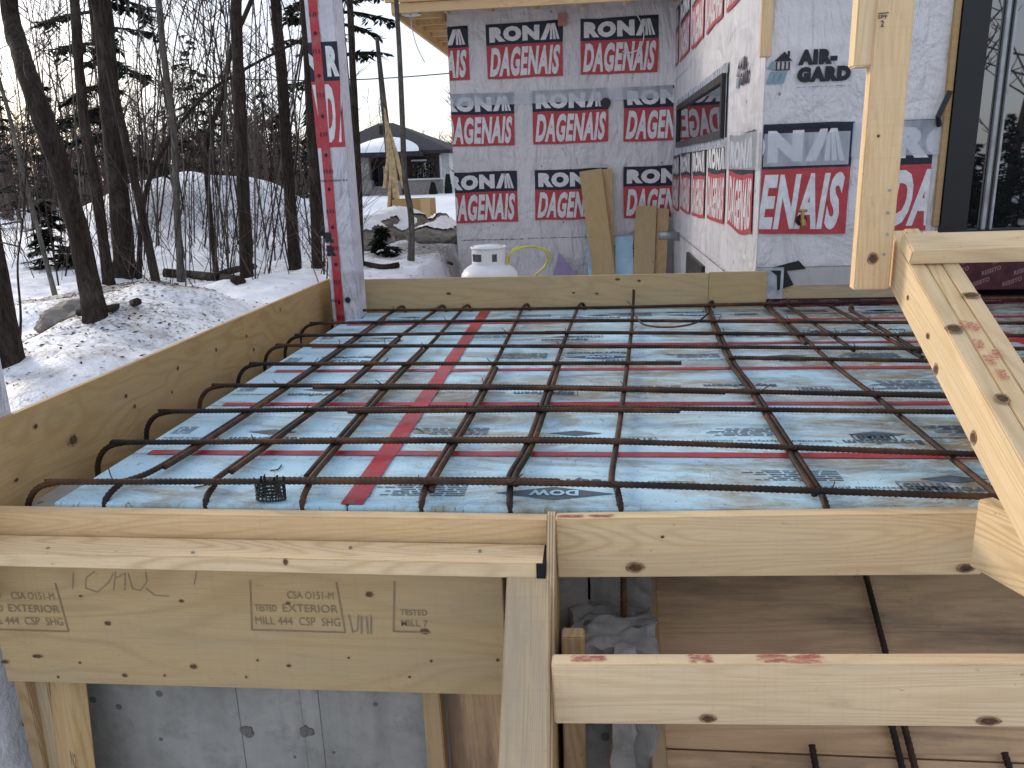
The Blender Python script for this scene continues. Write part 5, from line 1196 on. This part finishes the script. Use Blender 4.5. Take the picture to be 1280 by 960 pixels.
dd = nbox('front_door', 465, 487, 205, 232, 47.9, 47.99, 'dark')
for a, b in ((469, 474), (480, 486)): nbox('door_glass', a, b, 208, 229, 47.86, 47.89, 'glass', dd)
nw = nbox('window', 515, 545, 198, 224, 47.85, 47.98, 'dark')
for a, b in ((517, 534), (537, 543)):
    nbox('pane', a, b, 203, 222, 47.80, 47.84, 'glass', nw)
nbox('window_header', 514, 533, 199.5, 201.5, 47.75, 47.79, 'stucco', nw)
nbox('garden_wall', 508, 552, 224.5, 249, 46.5, 46.9, 'stone'); nbox('wall_cap', 507, 553, 223, 224.8, 46.4, 47.0, 'stucco'); nbox('garden_wall', 484, 500, 226, 247, 46.2, 46.8, 'stone'); nbox('garden_wall', 452, 464, 226, 243, 46.2, 46.8, 'stone')
for k in range(3): nbox('step', 463, 486, 233+k*4.2, 236.8+k*4.2, 46.4-k*.35, 46.8-k*.35, 'stone')
nbox('corner_trim', 549, 551, 194, 248, 48.1, 48.28, 'roofsnow')
def cone_shrub(px, pyb, pyt, Y, wpx, seed, label):
    b = P(px, pyb, y=Y); t = P(px, pyt, y=Y); r = wpx/2000*Y; rr = random.Random(seed); mb = MB(); h = t.z-b.z
    for j in range(420):
        u = rr.random(); a = rr.uniform(0, 6.283); q = r*(1-u)**.6*rr.uniform(.6, 1.05); p = Vector((b.x+q*math.cos(a), Y+q*math.sin(a), b.z+u*h)); d = Vector((math.cos(a)*.1, math.sin(a)*.1, .24)); wv = Vector((-math.sin(a), math.cos(a), 0))*.09
        mb.add([p-wv, p+wv, p+d], [(0, 1, 2)])
    e = empty('cedar_shrub', b, label, 'shrub'); mb.build('foliage', ['cedar'], e); mb = MB(); mb.tube([b-Vector((0, 0, .3)), b+Vector((0, 0, h*.7))], .05, 5); mb.build('stem', ['bark'], e)
cone_shrub(542, 248, 232, 45.5, 9, 1, 'small dark cedar in front of the stone garden wall'); cone_shrub(561, 248, 222, 45.8, 9, 2, 'taller dark cedar at the white corner of the neighbouring house')
# second roof far in the wood
fh = empty('far_house', (-22, 60, -1.4), 'small snow-roofed house deep in the wood', 'house')
a = P(336, 205, y=60); b = P(372, 205, y=60)
box('wall', a.x, b.x, 60, 66, -1.5, a.z-.6, 'brick', fh, 0); mb = MB(); za = P(350, 187, y=60).z; mb.add([(a.x-.3, 59.6, za-1.0), (b.x+.3, 59.6, za-1.0), (b.x+.3, 66.5, za-1.0), (a.x-.3, 66.5, za-1.0), (a.x+.8, 63, za+.3), (b.x-.8, 63, za+.3)], [(0, 1, 5, 4), (1, 2, 5), (2, 3, 4, 5), (3, 0, 4), (0, 3, 2, 1)]); mb.build('roof', ['roofsnow'], fh)
# power line
mb = MB(); A = P(250, 96, y=34); B = P(600, 88, y=34)
mb.tube([A.lerp(B, t)+Vector((0, 0, -.25*math.sin(math.pi*t))) for t in [k/20 for k in range(21)]]+[B+(B-A)*.6+Vector((0, 0, .5))], .022, 4)
e = mb.build('power_line', ['dark']); tag(e, 'thin dark power line crossing the sky beside the roof overhang', 'power line')
yb = P(315, 262, y=14); mb = MB(); mb.box(yb.x-.06, yb.x+.06, 14, 14.04, gz(yb.x, 14)-.05, P(315, 242, y=14).z); tag(mb.build('yellow_marker', ['hose']), 'yellow marker stake half hidden beside the snow pile', 'marker')
print('tris', sum(len(m.loop_triangles) if m.loop_triangles else sum(len(p.vertices)-2 for p in m.polygons) for m in bpy.data.meshes))
